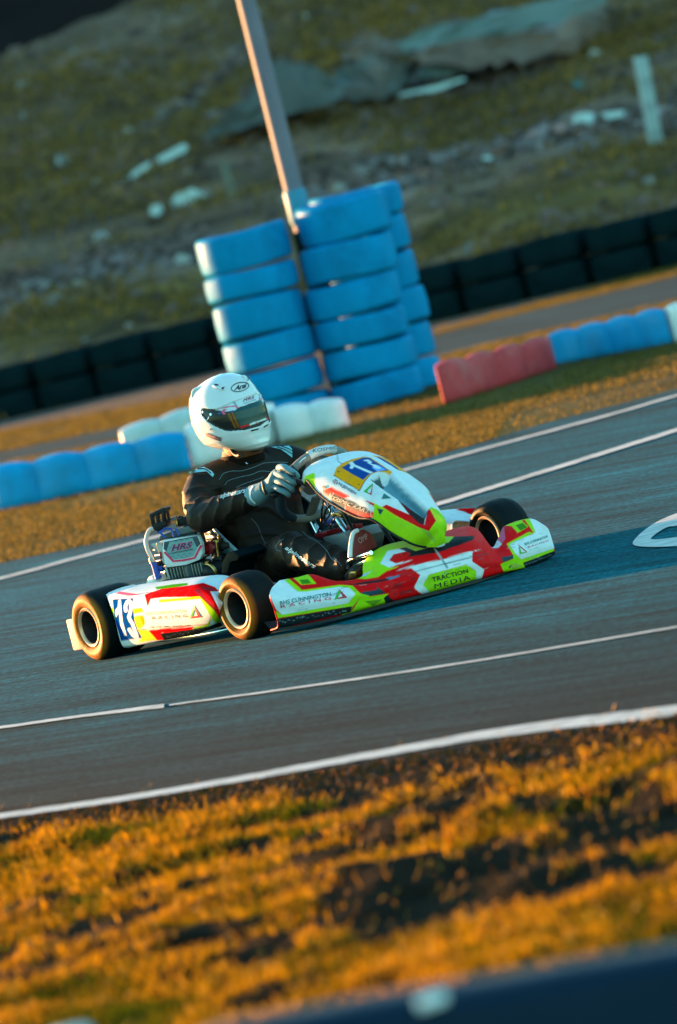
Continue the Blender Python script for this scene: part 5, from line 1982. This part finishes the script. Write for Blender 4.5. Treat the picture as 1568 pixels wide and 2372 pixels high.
# collar, throat
mb = capped(ring_loft([((.256, 0, .60), .098, .088), ((.258, 0, .632), .083, .078), ((.262, 0, .648), .080, .077)], 32))
mb.build('collar', m_suitblk, per, org=POR, angle=180)
mb = capped(ring_loft([((.280, 0, .630), .066, .066), ((.290, 0, .662), .072, .078), ((.30, 0, .70), .072, .085)], 28))
mb.build('neck', m_skin, per, org=POR, angle=180)
mb = MB().tube([U(*p, 'y', -.075) for p in cP([(498, 705), (520, 735), (545, 748), (560, 745)])], .008, n=10, smooth=4)
mb.build('chin_strap', m_black, per, org=POR)
mb = MB().tube([U(*p, 'y', -.07) for p in cP([(606, 800), (618, 808), (612, 825)])], .003, n=8)
mb.build('zip_pull', m_steel, per, org=POR)
# piping and lettering on the overalls
pipes = [LN(cP([(410, 925), (440, 880), (505, 862), (570, 860), (650, 838), (735, 805), (830, 798), (905, 800)]), .62), LN(cP([(452, 962), (480, 930), (560, 905), (640, 888), (712, 862), (800, 868)]), .62),
         LN(cP([(535, 980), (580, 958), (660, 930), (730, 905)]), .5), LN(cP([(640, 1200), (690, 1260), (720, 1340), (745, 1390)]), .5),
         LN(cV([(745, 910), (830, 985), (950, 1050), (1060, 1150), (1130, 1260), (1230, 1320)]), .6), LN(cV([(520, 1010), (470, 1040), (420, 1100), (430, 1150), (480, 1165)]), .5), LN(cV([(1140, 1245), (1195, 1280), (1260, 1360)]), .5)]
def densify(pl, n=6):
    P, f = pl
    P = np.asarray(P)
    A, B = catmull(P[0::2], n), catmull(P[1::2], n)
    k = len(A)
    return (np.concatenate([A, B]), [(i, i + 1, k + i + 1, k + i) for i in range(k - 1)])
decal('suit_piping', bb, [densify(p) for p in pipes], m_seam, per, org=POR, off=.0015)
def outlined(s, quad, w, k):
    a = T(s, quad, .035, .25)
    return a
q1 = cV([(520, 1150), (900, 1405), (945, 1345), (565, 1095)])
decal('leg_lettering', bb, [T('alpinestars', q1, .012, .25, 1.0)], m_logo, per, org=POR, off=.0025)
q2 = cP([(415, 1072), (600, 1028), (606, 985), (425, 1030)])
decal('sleeve_lettering', bb, [T('alpinestars', q2, .012, .25, 1.0)], m_logo, per, org=POR, off=.004)
m_shl = material('shoulder_patch', (.20, .50, .56), .55, var=.1)
decal('shoulder_patch', bb, [PG(cP([(785, 688), (915, 680), (938, 705), (940, 765), (900, 735), (855, 705)])), PG(cP([(190, 868), (240, 850), (300, 832), (355, 862), (372, 885), (362, 905), (320, 865), (200, 878)]))], m_shl, per, org=POR, off=.002)
decal('shoulder_stripe', bb, [densify(LN(cP([(830, 690), (890, 712), (938, 740)]), .9)), densify(LN(cP([(860, 686), (905, 700), (938, 718)]), .9)), densify(LN(cP([(255, 848), (310, 850), (350, 880)]), 1.0))], m_suitblk, per, org=POR, off=.0035)

# boots
def boot(sd):
    mb = MB()
    y = .135 * sd
    mb.tube([(1.15, .165 * sd, .16), (1.165, .15 * sd, .135), (1.185, y, .145), (1.20, y, .20), (1.208, y, .25), (1.208, y, .288)], [.05, .05, .046, .044, .042, .026], n=20, smooth=5, flat=(1.0, .95))
    b = mb.build('boot', material('boot_leather', (.016, .02, .022), .5, var=.2) if sd == -1 else bpy.data.materials['boot_leather'], per, org=POR, angle=180)
    if sd == -1:
        out = cN([(408, 1190), (416, 1060), (440, 940), (490, 905), (560, 897), (620, 930), (660, 990), (690, 1080), (600, 1130), (500, 1180), (440, 1205)])
        so = MB().prism([U(*p, 'x', 1.255) for p in out], np.array([-.022, 0, 0]), .004)
        sole = so.build('sole', material('red_sole', (.20, .012, .018), .55, var=.2), b, org=POR, angle=45)
        e = MB().tube([U(*p, 'x', 1.25) for p in cN([(408, 1190), (414, 1060), (438, 942), (490, 906)])], .0085, n=10, smooth=3)
        e.build('lit_sole_edge', m_white, b, org=POR)  # white edge: light on the boot's side put into its colour
        decal('sole_lettering', bvh_of(sole, org=POR), [T('OMP', cN([(505, 1050), (600, 990), (575, 935), (482, 995)]), .0)], material('sole_ink', (.5, .30, .32), .5), b, org=POR)
    return b


boot(-1)
boot(1)

# right glove: palm, five fingers wrapped over the grip, wide cuff
m_glove = material('glove_fabric', (.12, .25, .30), .65, var=.15, vscale=20, bump=.2, bscale=160, bdist=.003)
m_gdark = material('glove_dark', (.02, .035, .04), .6)


def glove(fingers, palm, wrist, cuff, thumb, name='glove'):
    mb = MB()
    mb.tube(palm, [.026, .034, .036, .033], n=18, smooth=4, flat=(1, .62))
    for f, r in fingers: mb.tube(f, [r * 1.08, r * 1.05, r, r * .92, r * .75], n=14, smooth=4)
    mb.tube(thumb, [.014, .0125, .011, .009], n=12, smooth=4)
    mb.tube(wrist, [.030, .031, .034], n=18, smooth=4)
    o = mb.build(name, m_glove, per, org=POR)
    md = o.modifiers.new('r', 'REMESH')
    md.mode = 'VOXEL'
    md.voxel_size = .0022
    md = o.modifiers.new('s', 'SMOOTH')
    md.iterations = 2
    md.factor = .5
    o = evaluated(o)
    shade(o.data, True, 180)
    o.name = name
    c = MB()
    c.tube(cuff, [.047, .050, .045, .036], n=26, smooth=5, flat=(1, .85), caps=False)
    cf = c.build('cuff', m_glove, o, org=POR, angle=180)
    return o, cf


def D3(p, y): return U(*cV([p])[0], 'y', y)


fr = []
for pts, r in (([(452, 92), (520, 88), (600, 130), (660, 165), (705, 215)], .0126), ([(425, 165), (500, 195), (570, 225), (630, 275), (650, 310)], .0124),
               ([(405, 250), (480, 280), (550, 310), (610, 355), (628, 385)], .0120), ([(395, 335), (455, 370), (510, 395), (562, 430), (580, 455)], .0110)):
    ys = [-.196, -.199, -.192, -.180, -.166]
    fr.append(([D3(p, y) for p, y in zip(pts, ys)], r))
palm = [D3((470, 130), -.178), D3((420, 190), -.184), D3((395, 270), -.184), D3((380, 350), -.178)]
wrist = [D3((385, 280), -.188), D3((320, 340), -.196), D3((245, 395), -.202)]
cuff = [D3((75, 490), -.215), D3((130, 460), -.212), D3((215, 415), -.206), D3((300, 355), -.198)]
thumb = [D3((400, 330), -.165), D3((440, 330), -.145), D3((500, 300), -.135), D3((560, 250), -.132)]
gl, cf = glove(fr, palm, wrist, cuff, thumb)
bgl = bvh_of(gl, org=POR)
decal('finger_seam', bgl, [densify(LN(cV(q), w)) for q, w in (([(470, 110), (540, 150), (590, 205), (640, 240)], 1.5), ([(455, 222), (520, 250), (570, 290), (625, 320)], 1.1), ([(440, 300), (500, 335), (545, 365), (585, 392)], 1.0))], m_gdark, gl, org=POR, off=.0012)
decal('finger_lettering', bgl, [T('10', cV([(628, 208), (672, 212), (672, 150), (630, 150)]), .02, -.1)], m_gdark, gl, org=POR)
bcf = bvh_of(cf, org=POR)
decal('cuff_stripe', bcf, [densify(LN(cV([(120, 330), (85, 400), (95, 490), (150, 550)]), 2.0))], m_logo, cf, org=POR)
mb = MB().tube([D3((250, 300), -.215) + [0, 0, .008], D3((262, 370), -.235), D3((290, 430), -.22)], .006, n=8, smooth=4)
mb.build('wrist_strap', m_gdark, gl, org=POR)
mb = MB().tube([D3((350, 420), -.20), D3((395, 440), -.195), D3((430, 420), -.185)], [.010, .013, .010], n=12, smooth=3)
mb.build('strap_end', m_black, gl, org=POR)
# left glove on the far grip
ml = lambda P: [np.asarray(p) * [1, -1, 1] + [-.07, 0, -.09] for p in P]
gl2, cf2 = glove([(ml(f), r) for f, r in fr], ml(palm), ml(wrist), ml(cuff), ml(thumb))

# ------------------------------------------------------------------ helmet
hs = np.array(cH([(205, 480), (198, 560), (203, 640), (218, 740), (243, 850), (290, 960), (350, 1060), (420, 1140), (520, 1175), (600, 1192), (850, 1222), (1000, 1228), (1150, 1222), (1250, 1185), (1330, 1130), (1362, 1060), (1368, 950), (1365, 830), (1345, 740), (1320, 640), (1290, 540), (1245, 450), (1190, 380), (1130, 290), (1060, 205), (1000, 165), (940, 135), (840, 110), (740, 105), (640, 120), (540, 158), (450, 205), (360, 270), (290, 330), (240, 390)]))
HB = np.array([.27, 0, .82])
hc = k2w(HB)
Yh = hc[1]
W = np.array([WY(a, b, Yh) for a, b in hs])          # silhouette in the plane across the view
sx_, sz_ = W[:, 0], W[:, 2]
zt, zb = sz_.max(), sz_.min()
NZ = 170
hv_ang = math.radians(-52)                            # facing, world angle from +x (towards camera right)
face = np.array([math.cos(hv_ang), math.sin(hv_ang)])
lat = np.array([-face[1], face[0]])
rows = []
mid0 = .5 * (sx_.min() + sx_.max())
for k in range(NZ):
    t = k / (NZ - 1)
    z = zb + .001 + (zt - zb - .0015) * (.5 - .5 * math.cos(math.pi * t))
    xx = []
    for i in range(len(W)):
        a, b = W[i], W[(i + 1) % len(W)]
        if (a[2] - z) * (b[2] - z) <= 0 and a[2] != b[2]: xx.append(a[0] + (b[0] - a[0]) * (z - a[2]) / (b[2] - a[2]))
    if len(xx) < 2: continue
    l, r = min(xx), max(xx)
    w, m = (r - l) / 2, (r + l) / 2
    c_, s_ = abs(face[0]), abs(lat[0])
    ratio = 1.24
    a_lat = w / math.sqrt((c_ * ratio) ** 2 + s_ ** 2)
    b_f = a_lat * ratio
    off = (m - mid0)
    cen = np.array([m, Yh]) + np.array([0, off * face[1] / face[0]]) * .9
    th = np.linspace(0, 2 * np.pi, 320, endpoint=False)
    p = 2.15
    kk = (np.abs(np.cos(th)) ** p + np.abs(np.sin(th)) ** p) ** (-1 / p)
    P = cen + (b_f * kk * np.cos(th))[:, None] * face + (a_lat * kk * np.sin(th))[:, None] * lat
    rows.append(np.column_stack([P, np.full(len(th), z)]))
HG = np.array(rows)
HGk = w2k(HG.reshape(-1, 3)).reshape(HG.shape)
hcen2 = np.array([mid0, Yh])
# mirrored picture coordinates for the side that faces away
q = HG.reshape(-1, 3)
la = (q[:, :2] - hcen2) @ lat
fa = (q[:, :2] - hcen2) @ face
flip = la > .06
qm = q.copy()
qm[:, :2] = hcen2 + fa[:, None] * face + np.where(flip, -la, la)[:, None] * lat
port = cH([(362, 645), (400, 612), (470, 628), (570, 632), (640, 610), (830, 518), (1195, 388), (1260, 380), (1300, 470), (1400, 745), (1335, 785), (1200, 882), (1000, 932), (800, 947), (690, 940), (560, 882), (450, 802), (378, 720)])
pxq = to_px(qm)
wgt = np.zeros(len(q))
for k in range(16):
    a = k * 2.399
    rr = 2.0 * math.sqrt((k + .5) / 16)
    wgt += in_poly(pxq + rr * np.array([math.cos(a), math.sin(a)]), port) / 16
shell = MB()
shell.grid(HGk, cv=True)
shell.f.append(tuple(len(HGk) * 320 - 320 + i for i in range(320)))
m_hel = material('helmet_gloss', (.70, .71, .71), .22, var=.02, coat=.6, vscale=30)
he = shell.build('helmet', m_hel, per, org=POR, angle=180)
nn = np.zeros(len(he.data.vertices) * 3)
he.data.vertices.foreach_get('normal', nn)
nn = nn.reshape(-1, 3)
vv = mesh_world(he, False, POR)
cen3 = vv.mean(0)
sg = np.sign(((vv - cen3) * nn).sum(1).mean())
w_ring = np.exp(-((wgt - .25) / .2) ** 2) * .003
vv = vv - sg * nn * (wgt * .007 - w_ring)[:, None]
he.data.vertices.foreach_set('co', (vv - POR).astype(np.float32).ravel())
he.data.update()
# visor: a curved shield set into the port, its own mesh
sel = wgt.reshape(HG.shape[:2]) > .38
vis = MB()
idx = -np.ones(HG.shape[:2], int)
base = vv.reshape(HG.shape) + (sg * nn).reshape(HG.shape) * .0045
nz_, na_ = HG.shape[:2]
vl_ = []
for i in range(nz_):
    for j in range(na_):
        if sel[i, j]:
            idx[i, j] = len(vl_)
            vl_.append(base[i, j])
vf = []
for i in range(nz_ - 1):
    for j in range(na_):
        a = (idx[i, j], idx[i + 1, j], idx[i + 1, (j + 1) % na_], idx[i, (j + 1) % na_])
        if min(a) >= 0: vf.append(a)
vis.add(vl_, vf)
m_vis = material('visor', rough=.16, attr=True, var=.02, coat=.0, spec=.25)
vo = vis.build('visor', m_vis, he, org=POR, angle=180)
vq = qm[(idx >= 0).ravel()]
VS = [((.012, .016, .018), cH([(340, 560), (600, 600), (760, 640), (900, 960), (300, 960)])),
      ((.24, .075, .008), cH([(735, 690), (825, 668), (922, 892), (852, 908)])),  # amber strip: the sun's orange reflection painted into the visor
      ((.02, .012, .008), cH([(775, 680), (795, 675), (890, 895), (872, 900)])),
      ((.004, .060, .070), cH([(832, 650), (1250, 488), (1345, 735), (1310, 768), (930, 885), (850, 690)])),
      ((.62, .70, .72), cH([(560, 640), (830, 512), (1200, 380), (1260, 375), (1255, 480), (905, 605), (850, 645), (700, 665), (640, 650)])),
      ((.20, .36, .40), cH([(815, 528), (850, 512), (895, 585), (880, 592)])),
      (PNK, cH([(572, 632), (700, 590), (868, 570), (918, 606), (880, 614), (848, 590), (700, 612)])),
      (PNK, cH([(645, 662), (690, 622), (742, 634), (690, 664), (722, 698), (680, 708)])),
      ((.03, .10, .32), cH([(598, 680), (640, 670), (640, 700), (610, 708)])),
      ((.03, .10, .32), cH([(760, 655), (830, 640), (820, 665), (770, 672)])),
      (PNK, cH([(1205, 425), (1240, 415), (1250, 480), (1205, 490)])),
      ((.66, .02, .03), cH([(926, 878), (1068, 838), (1074, 866), (936, 906)])),
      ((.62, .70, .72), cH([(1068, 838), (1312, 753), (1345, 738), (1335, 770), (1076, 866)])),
      (PNK, cH([(1310, 752), (1345, 738), (1345, 765), (1312, 775)])), (PNK, cH([(1150, 822), (1185, 812), (1180, 825), (1152, 835)]))]
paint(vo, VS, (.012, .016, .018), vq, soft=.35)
bhe = bvh_of(he, org=POR)
bvo = bvh_of(vo, org=POR)
decal('visor_lettering', bvo, [T('HRS', cH([(968, 530), (1130, 478), (1132, 424), (975, 472)]), .02, .15, 1.1)], m_pinkink, he, org=POR, off=.0012)
decal('visor_lettering', bvo, [T('HRS', cH([(975, 522), (1125, 474), (1127, 432), (981, 478)]), -.004, .15, 1.15)], m_navyink, he, org=POR, off=.0022)
decal('visor_small_lettering', bvo, [T('RACING ENGINES', cH([(982, 555), (1152, 498), (1150, 486), (982, 543)]), .01)], m_ink, he, org=POR, off=.0012)
el = [(925 + 128 * math.cos(t) * math.cos(-.22) - 62 * math.sin(t) * math.sin(-.22), 311 + 128 * math.cos(t) * math.sin(-.22) + 62 * math.sin(t) * math.cos(-.22)) for t in np.linspace(0, 2 * np.pi, 48, endpoint=False)]
decal('oval_badge', bhe, [LN(cH(el), .85, True)], m_ink, he, org=POR)
decal('maker_lettering', bhe, [T('Arai', cH([(840, 365), (1028, 312), (1018, 245), (850, 298)]), .025, .28, .92)], m_ink, he, org=POR)
decal('maker_lettering', bhe, [T('HELMET', cH([(905, 362), (1005, 332), (1003, 320), (905, 350)]), .0)], m_grey, he, org=POR)
decal('name_label', bhe, [PG(cH([(438, 970), (548, 1005), (660, 1042), (655, 1092), (545, 1058), (436, 1015)]))], material('label_red', (.16, .01, .016), .5), he, org=POR)
decal('name_lettering', bhe, [T('34 N.JENSEN', cH([(445, 1012), (648, 1078), (652, 1048), (446, 980)]), .0)], material('label_ink', (.55, .45, .45), .5), he, org=POR, off=.0034)
decal('chin_vent', bhe, [PG(cH([(1080, 938), (1100, 926), (1190, 906), (1200, 915), (1180, 928), (1090, 952)])), PG(cH([(1262, 888), (1280, 870), (1325, 846), (1334, 852), (1318, 872), (1272, 898)]))], m_ink, he, org=POR, off=.0012)


def hp(p, off=.0):
    Q = on_surface(bhe, cH([p]), off)[0]
    return w2k(Q)


mb = MB()
for p, r in (((400, 672), .0055), ((515, 705), .0062), ((516, 915), .0042)):
    d0 = hp(p, .003)
    nrm_ = d0 - cen3
    nrm_ /= np.linalg.norm(nrm_)
    mb.cut().lathe([(0, .004), (r * .8, .004), (r, .002), (r, -.004)], d0, nrm_, n=18)
mb.build('visor_screw', m_steel, he, org=POR)
mb = MB().tube([hp((498, 735), .005), hp((470, 785), .005)], .0022, n=8)
mb.build('visor_lever', m_steel, he, org=POR)
# roof scoops and rear vent fairing
def scoop_(p0, p1, r):
    a, b = hp(p0, .000), hp(p1, .001)
    return MB().tube([a, a * .6 + b * .4 + (a - cen3) / np.linalg.norm(a - cen3) * .004, b], [r * .25, r * .9, r], n=14, smooth=4, flat=(1, .55))
scoop_((530, 292), (690, 350), .0085).build('roof_scoop', m_hel, he, org=POR, angle=60)
decal('scoop_mouth', bhe, [PG(cH([(562, 280), (600, 278), (630, 295), (615, 308), (575, 300)]))], m_ink, he, org=POR, off=.0075)
decal('scoop_mouth', bhe, [PG(cH([(665, 330), (720, 312), (700, 330), (692, 362), (672, 350)]))], m_ink, he, org=POR, off=.0095)
scoop_((945, 145), (1040, 212), .010).build('roof_scoop', m_hel, he, org=POR, angle=60)
decal('scoop_mouth', bhe, [PG(cH([(1015, 190), (1035, 185), (1052, 225), (1035, 222)]))], m_ink, he, org=POR, off=.011)
a, b, c_ = hp((350, 300), -.004), hp((270, 360), -.002), hp((225, 470), -.004)
MB().tube([a, b, c_], [.008, .013, .008], n=14, smooth=5, flat=(1.5, .7)).build('rear_vent', m_hel, he, org=POR, angle=60)
# dark rubber edge trim at the bottom
ri = HGk[7] * 1.0
mb = MB().tube([ri[k] for k in range(0, 320, 5)], .0045, n=8, closed=True)
mb.build('edge_trim', m_black, he, org=POR)
bpy.context.view_layer.update()
